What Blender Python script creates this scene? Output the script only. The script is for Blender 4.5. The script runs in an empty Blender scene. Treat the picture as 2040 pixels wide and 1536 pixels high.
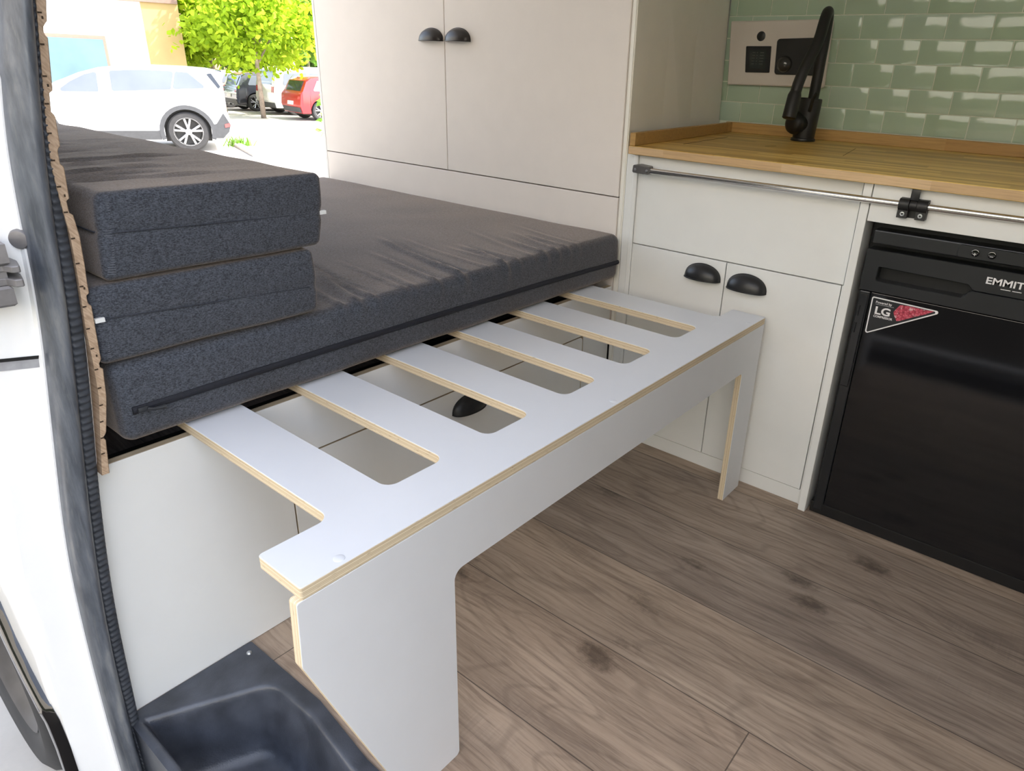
import bpy, bmesh, math, random
from mathutils import Vector, Matrix, noise as mnoise

random.seed(7)
sc = bpy.context.scene
COL = sc.collection

# ------------------------------------------------------------------ helpers
def link_mesh(name, bm, mats, parent=None, smooth=False, auto=None):
    me = bpy.data.meshes.new(name)
    bmesh.ops.recalc_face_normals(bm, faces=bm.faces)
    bm.to_mesh(me); bm.free()
    if not isinstance(mats, (list, tuple)):
        mats = [mats]
    for m in mats:
        me.materials.append(m)
    o = bpy.data.objects.new(name, me)
    COL.objects.link(o)
    if smooth or auto is not None:
        for p in me.polygons:
            p.use_smooth = True
        if auto is not None:
            me.set_sharp_from_angle(angle=math.radians(auto))
    if parent is not None:
        o.parent = parent
        o.matrix_parent_inverse = Matrix.Translation(-parent.location) if parent.rotation_euler[2] == 0 else parent.matrix_basis.inverted()
    return o

def thing(name, label, cat, loc=(0, 0, 0), group=None, rotz=0.0):
    o = bpy.data.objects.new(name, None)
    o.empty_display_size = 0.05
    o.location = loc
    o.rotation_euler = (0, 0, rotz)
    COL.objects.link(o)
    o['label'] = label; o['category'] = cat
    if group: o['group'] = group
    return o

def tag(o, label, cat, group=None):
    o['label'] = label; o['category'] = cat
    if group: o['group'] = group
    return o

def struct(o):
    o['kind'] = 'structure'
    return o

def newbm():
    return bmesh.new()

def add_box(bm, x0, x1, y0, y1, z0, z1, bev=0.0, seg=2, mi=0):
    vs = [bm.verts.new((x, y, z)) for x in (x0, x1) for y in (y0, y1) for z in (z0, z1)]
    idx = [(0, 1, 3, 2), (4, 6, 7, 5), (0, 4, 5, 1), (2, 3, 7, 6), (0, 2, 6, 4), (1, 5, 7, 3)]
    fs = []
    for f in idx:
        fc = bm.faces.new([vs[i] for i in f]); fc.material_index = mi
        fs.append(fc)
    if bev > 0:
        es = set(e for f in fs for e in f.edges)
        bmesh.ops.recalc_face_normals(bm, faces=fs)
        bmesh.ops.bevel(bm, geom=list(es), offset=bev, segments=seg, affect='EDGES', profile=0.5)
    return fs

def box(name, mat, parent, x0, x1, y0, y1, z0, z1, bev=0.0015, seg=2):
    bm = newbm(); add_box(bm, x0, x1, y0, y1, z0, z1, bev, seg)
    return link_mesh(name, bm, mat, parent, auto=8)

def fillet(pts, radii, n=6):
    out = []
    N = len(pts)
    for i in range(N):
        p = Vector(pts[i]); r = radii[i] if isinstance(radii, (list, tuple)) else radii
        if r <= 0:
            out.append(tuple(p)); continue
        a = (Vector(pts[i - 1]) - p); b = (Vector(pts[(i + 1) % N]) - p)
        la, lb = a.length, b.length
        a.normalize(); b.normalize()
        ang = a.angle(b)
        if ang > math.pi - 0.02:
            out.append(tuple(p)); continue
        t = min(r / math.tan(ang / 2), la * 0.49, lb * 0.49)
        rr = t * math.tan(ang / 2)
        bis = (a + b).normalized()
        c = p + bis * (rr / math.sin(ang / 2))
        s = p + a * t - c; e = p + b * t - c
        a0 = math.atan2(s.y, s.x); a1 = math.atan2(e.y, e.x)
        d = a1 - a0
        while d > math.pi: d -= 2 * math.pi
        while d < -math.pi: d += 2 * math.pi
        for k in range(n + 1):
            th = a0 + d * k / n
            out.append((c.x + rr * math.cos(th), c.y + rr * math.sin(th)))
    return out

def add_prism(bm, poly, axis, lo, hi, mi_cap=0, mi_side=0, bev=0.0):
    """poly: 2-D outline; axis 'x': (y,z), 'y': (x,z), 'z': (x,y); extruded lo..hi along axis."""
    def P(a, b, t):
        return {'x': (t, a, b), 'y': (a, t, b), 'z': (a, b, t)}[axis]
    v0 = [bm.verts.new(P(a, b, lo)) for a, b in poly]
    v1 = [bm.verts.new(P(a, b, hi)) for a, b in poly]
    f0 = bm.faces.new(v0); f1 = bm.faces.new(list(reversed(v1)))
    f0.material_index = f1.material_index = mi_cap
    n = len(poly)
    sides = []
    for i in range(n):
        f = bm.faces.new((v0[i], v1[i], v1[(i + 1) % n], v0[(i + 1) % n]))
        f.material_index = mi_side
        sides.append(f)
    if bev > 0:
        es = list(f0.edges) + list(f1.edges)
        bmesh.ops.recalc_face_normals(bm, faces=[f0, f1] + sides)
        bmesh.ops.bevel(bm, geom=es, offset=bev, segments=1, affect='EDGES')
    return f0, f1

def prism(name, mats, parent, poly, axis, lo, hi, mi_cap=0, mi_side=0, bev=0.0, auto=35):
    bm = newbm(); add_prism(bm, poly, axis, lo, hi, mi_cap, mi_side, bev)
    return link_mesh(name, bm, mats, parent, auto=auto)

def frames(path, up=Vector((0, 0, 1))):
    out = []
    n = len(path)
    prev = None
    for i, p in enumerate(path):
        t = (Vector(path[min(i + 1, n - 1)]) - Vector(path[max(i - 1, 0)])).normalized()
        if prev is None:
            a = up if abs(t.dot(up)) < 0.95 else Vector((1, 0, 0))
            nrm = (a - t * a.dot(t)).normalized()
        else:
            nrm = (prev - t * prev.dot(t)).normalized()
        prev = nrm
        out.append((Vector(p), t, nrm, t.cross(nrm)))
    return out

def add_tube(bm, path, radii, seg=16, caps=True, mi=0):
    if not isinstance(radii, (list, tuple)):
        radii = [radii] * len(path)
    rings = []
    for (p, t, n, b), r in zip(frames(path), radii):
        rings.append([bm.verts.new(p + (n * math.cos(2 * math.pi * k / seg) + b * math.sin(2 * math.pi * k / seg)) * r) for k in range(seg)])
    for i in range(len(rings) - 1):
        for k in range(seg):
            f = bm.faces.new((rings[i][k], rings[i][(k + 1) % seg], rings[i + 1][(k + 1) % seg], rings[i + 1][k]))
            f.material_index = mi
    if caps:
        f = bm.faces.new(list(reversed(rings[0]))); f.material_index = mi
        f = bm.faces.new(rings[-1]); f.material_index = mi

def tube(name, mat, parent, path, radii, seg=16, auto=45):
    bm = newbm(); add_tube(bm, path, radii, seg)
    return link_mesh(name, bm, mat, parent, auto=auto)

def add_lathe(bm, prof, origin, axis, seg=32, mi=0):
    """prof: [(r, h)]; revolved about axis through origin."""
    ax = Vector(axis).normalized()
    n = ax.orthogonal().normalized(); b = ax.cross(n)
    o = Vector(origin)
    rings = []
    for r, h in prof:
        if r < 1e-6:
            rings.append([bm.verts.new(o + ax * h)])
        else:
            rings.append([bm.verts.new(o + ax * h + (n * math.cos(2 * math.pi * k / seg) + b * math.sin(2 * math.pi * k / seg)) * r) for k in range(seg)])
    for i in range(len(rings) - 1):
        A, B = rings[i], rings[i + 1]
        for k in range(seg):
            k2 = (k + 1) % seg
            if len(A) == 1 and len(B) == 1: continue
            if len(A) == 1: f = bm.faces.new((A[0], B[k2], B[k]))
            elif len(B) == 1: f = bm.faces.new((A[k], A[k2], B[0]))
            else: f = bm.faces.new((A[k], A[k2], B[k2], B[k]))
            f.material_index = mi

def lathe(name, mat, parent, prof, origin, axis, seg=32, auto=40):
    bm = newbm(); add_lathe(bm, prof, origin, axis, seg)
    return link_mesh(name, bm, mat, parent, auto=auto)

def bez(p0, p1, p2, p3, n):
    p0, p1, p2, p3 = map(Vector, (p0, p1, p2, p3))
    return [tuple(p0 * (1 - t) ** 3 + p1 * 3 * t * (1 - t) ** 2 + p2 * 3 * t * t * (1 - t) + p3 * t ** 3) for t in [i / n for i in range(n + 1)]]

def interp(tab, z):
    """tab sorted by first value."""
    if z <= tab[0][0]:
        (a, b), (c, d) = tab[0], tab[1]
    elif z >= tab[-1][0]:
        (a, b), (c, d) = tab[-2], tab[-1]
    else:
        for (a, b), (c, d) in zip(tab, tab[1:]):
            if a <= z <= c: break
    return b + (d - b) * (z - a) / (c - a)

def smooth_tab(tab, z, w=0.035):
    return sum(interp(tab, z + w * k) for k in (-2, -1, 0, 1, 2)) / 5.0

# ------------------------------------------------------------------ materials
class NT:
    def __init__(self, name):
        self.m = bpy.data.materials.new(name); self.m.use_nodes = True
        self.t = self.m.node_tree; self.n = self.t.nodes; self.l = self.t.links
        self.b = self.n['Principled BSDF']
        self._tc = None
    def node(self, kind, **kw):
        n = self.n.new(kind)
        for k, v in kw.items(): setattr(n, k, v)
        return n
    def set(self, sock, v):
        if hasattr(v, 'links') or isinstance(v, bpy.types.NodeSocket): self.l.new(v, sock)
        else: sock.default_value = v
    def obj(self):
        if self._tc is None: self._tc = self.node('ShaderNodeTexCoord')
        return self._tc.outputs['Object']
    def xyz(self, v=None):
        s = self.node('ShaderNodeSeparateXYZ'); self.l.new(v or self.obj(), s.inputs[0]); return s.outputs
    def math(self, op, a, b=0.0, c=0.0, clamp=False):
        n = self.node('ShaderNodeMath', operation=op, use_clamp=clamp)
        for i, v in enumerate((a, b, c)): self.set(n.inputs[i], v)
        return n.outputs[0]
    def comb(self, x, y, z):
        n = self.node('ShaderNodeCombineXYZ')
        for i, v in enumerate((x, y, z)): self.set(n.inputs[i], v)
        return n.outputs[0]
    def scale(self, s, v=None):
        n = self.node('ShaderNodeMapping'); self.l.new(v or self.obj(), n.inputs[0]); n.inputs['Scale'].default_value = s
        return n.outputs[0]
    def noise(self, vec, scale=5.0, detail=4.0, rough=0.55, dist=0.0):
        n = self.node('ShaderNodeTexNoise'); self.l.new(vec, n.inputs['Vector'])
        n.inputs['Scale'].default_value = scale; n.inputs['Detail'].default_value = detail
        n.inputs['Roughness'].default_value = rough; n.inputs['Distortion'].default_value = dist
        return n.outputs['Fac']
    def white(self, vec):
        n = self.node('ShaderNodeTexWhiteNoise', noise_dimensions='3D'); self.l.new(vec, n.inputs['Vector'])
        return n.outputs['Value']
    def voro(self, vec, scale, feature='F1', rnd=1.0):
        n = self.node('ShaderNodeTexVoronoi', feature=feature); self.l.new(vec, n.inputs['Vector'])
        n.inputs['Scale'].default_value = scale; n.inputs['Randomness'].default_value = rnd
        return n.outputs['Distance']
    def ramp(self, fac, stops, interp='LINEAR'):
        n = self.node('ShaderNodeValToRGB'); self.l.new(fac, n.inputs[0])
        cr = n.color_ramp; cr.interpolation = interp
        while len(cr.elements) < len(stops): cr.elements.new(0.5)
        for e, (p, c) in zip(cr.elements, stops):
            e.position = p; e.color = (c[0], c[1], c[2], 1) if not isinstance(c, float) else (c, c, c, 1)
        return n.outputs[0]
    def mix(self, fac, a, b, mode='MIX'):
        n = self.node('ShaderNodeMix', data_type='RGBA', blend_type=mode)
        self.set(n.inputs[0], fac)
        for s, v in ((n.inputs[6], a), (n.inputs[7], b)):
            if isinstance(v, (tuple, list)): s.default_value = (*v[:3], 1)
            else: self.l.new(v, s)
        return n.outputs[2]
    def bump(self, h, strength=0.3, dist=0.002):
        n = self.node('ShaderNodeBump'); self.l.new(h, n.inputs['Height'])
        n.inputs['Strength'].default_value = strength; n.inputs['Distance'].default_value = dist
        self.l.new(n.outputs[0], self.b.inputs['Normal'])
    def color(self, v):
        s = self.b.inputs['Base Color']
        if isinstance(v, (tuple, list)): s.default_value = (*v[:3], 1)
        else: self.l.new(v, s)
    def p(self, **kw):
        for k, v in kw.items():
            self.set(self.b.inputs[k.replace('_', ' ')], v)
        return self

def plain(name, col, rough=0.5, metal=0.0, var=0.04, scale=14.0, bump=0.0, bscale=300.0, coat=0.0, spec=0.5):
    t = NT(name)
    f = t.noise(t.obj(), scale, 3)
    lo = tuple(c * (1 - var) for c in col); hi = tuple(min(1, c * (1 + var)) for c in col)
    t.color(t.ramp(f, [(0.3, lo), (0.7, hi)]))
    t.p(Roughness=rough, Metallic=metal, Coat_Weight=coat, Specular_IOR_Level=spec)
    if bump: t.bump(t.noise(t.obj(), bscale, 3), bump, 0.001)
    return t.m

M = {}
M['lam'] = plain('white_laminate', (0.80, 0.80, 0.775), 0.5, var=0.012, bump=0.03, bscale=500)
M['lam_cool'] = plain('white_board_laminate', (0.725, 0.74, 0.77), 0.4, var=0.01, bump=0.03, bscale=500)
M['lam_warm'] = plain('cream_laminate', (0.83, 0.765, 0.71), 0.55, var=0.015, bump=0.03, bscale=500)
M['side_lam'] = plain('ivory_side_laminate', (0.90, 0.865, 0.79), 0.45, var=0.012)
M['lam_dull'] = plain('grey_white_laminate', (0.72, 0.725, 0.735), 0.5, var=0.012)
M['plate'] = plain('cream_plate', (0.72, 0.66, 0.60), 0.4, var=0.02)
M['black'] = plain('black_satin_metal', (0.012, 0.012, 0.013), 0.36, var=0.15)
M['black_matt'] = plain('black_matt', (0.010, 0.010, 0.010), 0.45, var=0.15)
M['brown_black'] = plain('black_bronze_metal', (0.022, 0.017, 0.015), 0.33, var=0.2)
M['plastic'] = plain('black_textured_plastic', (0.022, 0.024, 0.028), 0.48, var=0.25, scale=25, bump=0.25, bscale=420)
M['tray'] = plain('black_step_plastic', (0.058, 0.064, 0.079), 0.30, var=0.35, scale=18, bump=0.35, bscale=330)
M['steel'] = plain('brushed_steel', (0.74, 0.73, 0.71), 0.20, metal=1.0, var=0.05, scale=60)
M['grey_metal'] = plain('grey_bracket_metal', (0.17, 0.165, 0.16), 0.4, metal=0.7, var=0.1)
M['screw'] = plain('zinc_screw', (0.55, 0.57, 0.6), 0.3, metal=0.9, var=0.1, scale=200)
M['grout'] = plain('pale_grout', (0.82, 0.86, 0.72), 0.85, var=0.05)
M['van_white'] = plain('white_van_paint', (0.86, 0.86, 0.85), 0.22, var=0.01, coat=0.5)
M['fridge_gloss'] = plain('gloss_black_fridge', (0.007, 0.007, 0.008), 0.07, var=0.1)
M['fridge_satin'] = plain('satin_black_fridge', (0.014, 0.015, 0.017), 0.3, var=0.1)
M['fridge_hole'] = plain('deep_black', (0.004, 0.004, 0.005), 0.5, var=0.1)
M['print_white'] = plain('white_print', (0.82, 0.80, 0.80), 0.4, var=0.02)
M['glass_dark'] = plain('tinted_car_glass', (0.03, 0.035, 0.045), 0.08, var=0.05)
M['glass_blue'] = plain('bluish_car_glass', (0.115, 0.132, 0.162), 0.12, var=0.1, scale=1.5)
M['car_white'] = plain('white_car_paint', (0.85, 0.85, 0.86), 0.15, coat=0.6, var=0.01)
M['car_red'] = plain('red_car_paint', (0.45, 0.012, 0.02), 0.2, coat=0.6, var=0.05)
M['car_black'] = plain('black_car_paint', (0.02, 0.022, 0.03), 0.15, coat=0.6, var=0.05)
M['car_beige'] = plain('champagne_car_paint', (0.62, 0.52, 0.43), 0.2, coat=0.6, var=0.05)
M['clad'] = plain('grey_car_cladding', (0.06, 0.063, 0.07), 0.5, var=0.1)
M['tyre'] = plain('tyre_rubber', (0.03, 0.03, 0.032), 0.7, var=0.15, bump=0.2, bscale=80)
M['alloy'] = plain('alloy_wheel', (0.62, 0.62, 0.64), 0.25, metal=0.8, var=0.05)
M['lamp_red'] = plain('red_lamp_plastic', (0.55, 0.08, 0.08), 0.2, var=0.1)
M['lamp_clear'] = plain('clear_lamp_plastic', (0.35, 0.37, 0.40), 0.15, var=0.1)
M['gloss_trim'] = plain('gloss_black_trim', (0.012, 0.011, 0.011), 0.07, var=0.1, coat=0.5)
M['chrome'] = plain('bright_trim', (0.75, 0.76, 0.78), 0.18, metal=0.8, var=0.03)
M['facade'] = plain('white_render_wall', (0.80, 0.77, 0.72), 0.9, var=0.03, scale=2)
M['cream'] = plain('cream_render_wall', (0.42, 0.305, 0.135), 0.9, var=0.05, scale=2)
M['pinkish'] = plain('terracotta_frame', (0.26, 0.17, 0.135), 0.8, var=0.05)
M['orange'] = plain('orange_render', (0.34, 0.19, 0.10), 0.9, var=0.08, scale=2)
M['sky_glass'] = plain('window_glass_blue', (0.12, 0.20, 0.26), 0.25, var=0.12, scale=1.2)
M['bark'] = plain('pale_bark', (0.30, 0.24, 0.19), 0.9, var=0.3, scale=9, bump=0.5, bscale=30)
M['kerb'] = plain('kerb_stone', (0.45, 0.42, 0.38), 0.9, var=0.12, scale=6)
M['lamp_post'] = plain('galvanised_post', (0.45, 0.48, 0.46), 0.5, metal=0.4, var=0.05)
M['tag'] = plain('white_care_label', (0.78, 0.78, 0.76), 0.8, var=0.02)
M['thread'] = plain('navy_zip_tape', (0.007, 0.008, 0.014), 0.75, var=0.2, scale=200, bump=0.3, bscale=900)
M['seam'] = plain('seam_thread', (0.035, 0.039, 0.05), 0.9, var=0.3, scale=300)
M['stitch'] = plain('grey_stitch_thread', (0.13, 0.14, 0.16), 0.9, var=0.2)
M['dark_gap'] = plain('dark_slot', (0.05, 0.03, 0.015), 0.9, var=0.2)

def ply(name, axis, lo, th, n=7, tone=1.0):
    """birch ply edge: layers across the thickness (axis), grain along the edge."""
    t = NT(name); s = t.xyz(); i = 'xyz'.index(axis)
    d = t.math('DIVIDE', t.math('SUBTRACT', s[i], lo), th)
    wob = t.math('MULTIPLY', t.math('SUBTRACT', t.noise(t.scale((9, 9, 9)), 2.0, 3), 0.5), 0.05)
    d2 = t.math('ADD', d, wob)
    layer = t.math('FLOOR', t.math('MULTIPLY', d2, float(n)))
    tone_v = t.white(t.comb(layer, layer, 3.3))
    fr = t.math('FRACT', t.math('MULTIPLY', d2, float(n)))
    edge = t.math('LESS_THAN', t.math('MINIMUM', fr, t.math('SUBTRACT', 1.0, fr)), 0.10)
    sc = [60, 60, 60]; sc[i] = 600
    grain = t.noise(t.scale(tuple(sc)), 1.0, 4)
    c = t.ramp(tone_v, [(0.0, (0.56 * tone, 0.43 * tone, 0.26 * tone)), (0.5, (0.76 * tone, 0.64 * tone, 0.45 * tone)), (1.0, (0.83 * tone, 0.73 * tone, 0.55 * tone))])
    c = t.mix(t.math('MULTIPLY', edge, 0.55), c, (0.30, 0.18, 0.09))
    c = t.mix(t.math('MULTIPLY', t.math('GREATER_THAN', grain, 0.66), 0.65), c, (0.22, 0.13, 0.06))
    t.color(c); t.p(Roughness=0.75)
    return t.m
M['ply_z'] = ply('ply_edge_board', 'z', 0.4633, 0.0167)
M['ply_x'] = ply('ply_edge_panel', 'x', -0.0145, 0.0155)
M['ply_box'] = ply('ply_edge_box', 'x', -0.482, 0.016, 5, 0.8)

def fabric(name, c0, c1, sheen=0.42, tint=(1.0, 0.80, 0.64)):
    t = NT(name)
    th = t.noise(t.scale((260, 260, 900)), 1.0, 2)
    fz = t.noise(t.obj(), 520, 3)
    sp = t.noise(t.obj(), 150, 4, 0.7)
    f = t.math('ADD', t.math('MULTIPLY', th, 0.45), t.math('ADD', t.math('MULTIPLY', fz, 0.35), t.math('MULTIPLY', sp, 0.2)))
    t.color(t.ramp(f, [(0.40, c0), (0.60, c1)]))
    t.p(Roughness=0.95, Sheen_Weight=sheen, Sheen_Roughness=0.45, Specular_IOR_Level=0.15)
    t.b.inputs['Sheen Tint'].default_value = (*tint, 1)  # warm tint puts the rear opening's warm light into the fabric sheen
    t.bump(t.math('ADD', fz, th), 0.35, 0.0012)
    return t.m
M['fabric'] = fabric('anthracite_melange_fabric', (0.027, 0.031, 0.039), (0.096, 0.106, 0.127))

def floor_mat():
    t = NT('oak_vinyl_planks'); s = t.xyz()
    W = 0.2245
    ry = t.math('DIVIDE', t.math('SUBTRACT', s[1], 0.336), W)
    row = t.math('FLOOR', ry); fy = t.math('FRACT', ry)
    isn = t.math('GREATER_THAN', t.math('ABSOLUTE', row), 0.5)
    off = t.math('MULTIPLY', isn, t.math('ADD', 0.70, t.math('MULTIPLY', 0.1, t.math('FRACT', t.math('MULTIPLY', row, 0.62)))))
    rx = t.math('DIVIDE', t.math('ADD', t.math('SUBTRACT', s[0], 0.345), off), 1.22)
    colm = t.math('FLOOR', rx); fx = t.math('FRACT', rx)
    pid = t.white(t.comb(row, colm, 1.7)); pid2 = t.white(t.comb(row, colm, 8.1))
    shift = t.math('MULTIPLY', pid, 37.0)
    xs = t.math('ADD', s[0], shift); ys = t.math('ADD', s[1], t.math('MULTIPLY', pid2, 11.0))
    warp = t.math('MULTIPLY', t.math('SUBTRACT', t.noise(t.comb(t.math('MULTIPLY', xs, 1.6), t.math('MULTIPLY', ys, 5.0), 0.0), 1.0, 3), 0.5), 0.30)
    yw = t.math('ADD', ys, t.math('MULTIPLY', warp, 0.26))
    broad = t.noise(t.comb(t.math('MULTIPLY', xs, 1.4), t.math('MULTIPLY', yw, 11.0), 0.0), 1.0, 4, 0.6)
    grain = t.noise(t.comb(t.math('MULTIPLY', xs, 5.0), t.math('MULTIPLY', yw, 110.0), 0.0), 1.0, 5, 0.7)
    fine = t.noise(t.comb(t.math('MULTIPLY', xs, 22.0), t.math('MULTIPLY', yw, 330.0), 0.0), 1.0, 3, 0.6)
    rings = t.math('SINE', t.math('MULTIPLY', t.noise(t.comb(t.math('MULTIPLY', xs, 1.1), t.math('MULTIPLY', ys, 4.6), 0.3), 1.0, 2, 0.5), 95.0))
    c = t.ramp(broad, [(0.25, (0.225, 0.172, 0.132)), (0.5, (0.39, 0.305, 0.235)), (0.78, (0.54, 0.435, 0.34))])
    c = t.mix(t.math('MULTIPLY', t.ramp(grain, [(0.46, 0.0), (0.62, 1.0)]), 0.5), c, (0.13, 0.093, 0.07))
    c = t.mix(t.math('MULTIPLY', t.ramp(fine, [(0.5, 0.0), (0.66, 1.0)]), 0.35), c, (0.46, 0.38, 0.30))
    c = t.mix(t.math('MULTIPLY', t.ramp(rings, [(0.70, 0.0), (1.0, 1.0)]), 0.22), c, (0.10, 0.075, 0.06))
    # saw marks across the plank
    saw = t.noise(t.comb(t.math('MULTIPLY', xs, 240.0), t.math('MULTIPLY', ys, 9.0), 0.0), 1.0, 2)
    sawm = t.ramp(t.noise(t.comb(t.math('MULTIPLY', xs, 2.2), t.math('MULTIPLY', ys, 7.0), 4.0), 1.0, 2), [(0.58, 0.0), (0.70, 1.0)])
    c = t.mix(t.math('MULTIPLY', t.math('MULTIPLY', saw, sawm), 0.4), c, (0.10, 0.08, 0.072))
    # knots
    kv = t.comb(t.math('MULTIPLY', xs, 3.0), t.math('MULTIPLY', yw, 6.0), 0.0)
    kd = t.voro(kv, 1.0)
    kn = t.noise(t.comb(t.math('MULTIPLY', xs, 40.0), t.math('MULTIPLY', ys, 55.0), 0.0), 1.0, 4, 0.7)
    km = t.ramp(t.math('ADD', kd, t.math('MULTIPLY', t.math('SUBTRACT', kn, 0.5), 0.28)), [(0.06, 1.0), (0.17, 0.0)])
    c = t.mix(t.math('MULTIPLY', km, 0.75), c, (0.055, 0.038, 0.028))
    halo = t.ramp(kd, [(0.05, 1.0), (0.36, 0.0)])
    c = t.mix(t.math('MULTIPLY', t.math('MULTIPLY', halo, kn), 0.45), c, (0.12, 0.085, 0.06))
    ck = t.noise(t.comb(t.math('MULTIPLY', xs, 2.4), t.math('MULTIPLY', yw, 70.0), 7.0), 1.0, 3, 0.6)
    c = t.mix(t.math('MULTIPLY', t.ramp(ck, [(0.66, 0.0), (0.72, 1.0)]), 0.55), c, (0.075, 0.055, 0.042))
    # plank tone
    tone = t.ramp(pid, [(0.0, (0.86, 0.86, 0.88)), (0.5, (1.0, 0.98, 0.95)), (1.0, (1.16, 1.10, 1.04))])
    c = t.mix(1.0, c, tone, 'MULTIPLY')
    my = t.math('MULTIPLY', t.math('MINIMUM', fy, t.math('SUBTRACT', 1.0, fy)), W)
    mx = t.math('MULTIPLY', t.math('MINIMUM', fx, t.math('SUBTRACT', 1.0, fx)), 1.22)
    seam = t.math('LESS_THAN', t.math('MINIMUM', mx, my), 0.0011)
    c = t.mix(t.math('MULTIPLY', seam, 0.72), c, (0.035, 0.027, 0.022))
    t.color(c)
    t.p(Roughness=t.ramp(grain, [(0.3, 0.50), (0.7, 0.62)]), Specular_IOR_Level=0.35)
    h = t.math('SUBTRACT', t.math('ADD', t.math('MULTIPLY', grain, 0.6), t.math('MULTIPLY', fine, 0.4)), t.math('MULTIPLY', seam, 1.5))
    t.bump(h, 0.22, 0.0015)
    return t.m
M['floor'] = floor_mat()

def butcher(name, tones, wid=0.027, leng=0.42, rough=0.4, ax=(0, 1)):
    t = NT(name); s = t.xyz()
    a, b = s[ax[0]], s[ax[1]]
    rb = t.math('DIVIDE', b, wid); row = t.math('FLOOR', rb)
    h = t.white(t.comb(row, 2.0, 5.0))
    ra = t.math('ADD', t.math('DIVIDE', a, leng), t.math('MULTIPLY', h, 7.0)); col = t.math('FLOOR', ra)
    pid = t.white(t.comb(row, col, 0.5))
    aa = t.math('ADD', a, t.math('MULTIPLY', pid, 9.0))
    grain = t.noise(t.comb(t.math('MULTIPLY', aa, 7.0), t.math('MULTIPLY', b, 150.0), t.math('MULTIPLY', s[2], 150.0)), 1.0, 4, 0.6)
    fl = t.noise(t.comb(t.math('MULTIPLY', aa, 30.0), t.math('MULTIPLY', b, 500.0), t.math('MULTIPLY', s[2], 500.0)), 1.0, 3)
    c = t.ramp(pid, [(0.0, tones[0]), (0.35, tones[1]), (0.7, tones[2]), (1.0, tones[3])])
    c = t.mix(t.math('MULTIPLY', t.ramp(grain, [(0.45, 0.0), (0.65, 1.0)]), 0.35), c, tuple(v * 0.55 for v in tones[0]))
    c = t.mix(t.math('MULTIPLY', t.ramp(fl, [(0.55, 0.0), (0.7, 1.0)]), 0.2), c, tuple(v * 0.45 for v in tones[0]))
    fb = t.math('FRACT', rb)
    seam = t.math('LESS_THAN', t.math('MULTIPLY', t.math('MINIMUM', fb, t.math('SUBTRACT', 1.0, fb)), wid), 0.0004)
    c = t.mix(t.math('MULTIPLY', seam, 0.35), c, (0.15, 0.08, 0.03))
    t.color(c); t.p(Roughness=rough)
    t.bump(grain, 0.08, 0.001)
    return t.m
OAK = [(0.46, 0.255, 0.045), (0.67, 0.405, 0.085), (0.87, 0.60, 0.175), (0.56, 0.325, 0.065)]
M['oak'] = butcher('oak_butcher_block', OAK)
M['oak_edge'] = butcher('oak_block_edge', [(0.56, 0.37, 0.19), (0.62, 0.42, 0.23), (0.66, 0.46, 0.26), (0.58, 0.39, 0.2)], wid=0.5, leng=0.31, ax=(0, 2))
M['oak_strip'] = butcher('oak_upstand', [(0.44, 0.25, 0.075), (0.50, 0.295, 0.095), (0.55, 0.34, 0.115), (0.47, 0.27, 0.08)], wid=0.4, leng=0.9, ax=(0, 1), rough=0.5)

def tile_mat():
    t = NT('sage_glass_tile')
    isl = t.node('ShaderNodeNewGeometry').outputs['Random Per Island']
    c = t.ramp(isl, [(0.0, (0.45, 0.58, 0.42)), (0.5, (0.475, 0.61, 0.46)), (1.0, (0.50, 0.63, 0.50))])
    t.color(c)
    t.p(Roughness=0.07, Coat_Weight=0.3)
    t.bump(t.noise(t.obj(), 9.0, 2), 0.16, 0.02)
    return t.m
M['tile'] = tile_mat()

def seal_mat():
    t = NT('worn_black_rubber')
    f = t.noise(t.scale((40, 60, 9)), 1.0, 5, 0.65)
    st = t.noise(t.scale((300, 300, 14)), 1.0, 3)
    c = t.ramp(f, [(0.35, (0.055, 0.062, 0.075)), (0.55, (0.11, 0.12, 0.138)), (0.75, (0.20, 0.205, 0.205))])
    c = t.mix(t.math('MULTIPLY', t.ramp(st, [(0.55, 0.0), (0.7, 1.0)]), 0.3), c, (0.20, 0.20, 0.19))
    t.color(c); t.p(Roughness=0.33, Specular_IOR_Level=0.6)
    t.bump(f, 0.15, 0.002)
    return t.m
M['seal'] = seal_mat()
M['seal_dark'] = plain('ribbed_rubber', (0.05, 0.056, 0.068), 0.45, var=0.3, scale=60)

def lining_mat():
    t = NT('tan_ply_lining')
    s = t.xyz()
    w = t.noise(t.comb(t.math('MULTIPLY', s[1], 120.0), 0.0, t.math('ADD', t.math('MULTIPLY', s[2], 260.0), t.math('MULTIPLY', s[1], 300.0))), 1.0, 3)
    c = t.ramp(w, [(0.35, (0.36, 0.245, 0.155)), (0.6, (0.52, 0.375, 0.255))])
    t.color(c); t.p(Roughness=0.85); t.bump(w, 0.3, 0.001)
    return t.m
M['lining'] = lining_mat()
M['nobounce'] = plain('dark_lining_nobounce', (0.05, 0.05, 0.052), 0.95, var=0.2)  # lining's inner face coloured dark to cut tan bounce onto the cushions

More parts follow.
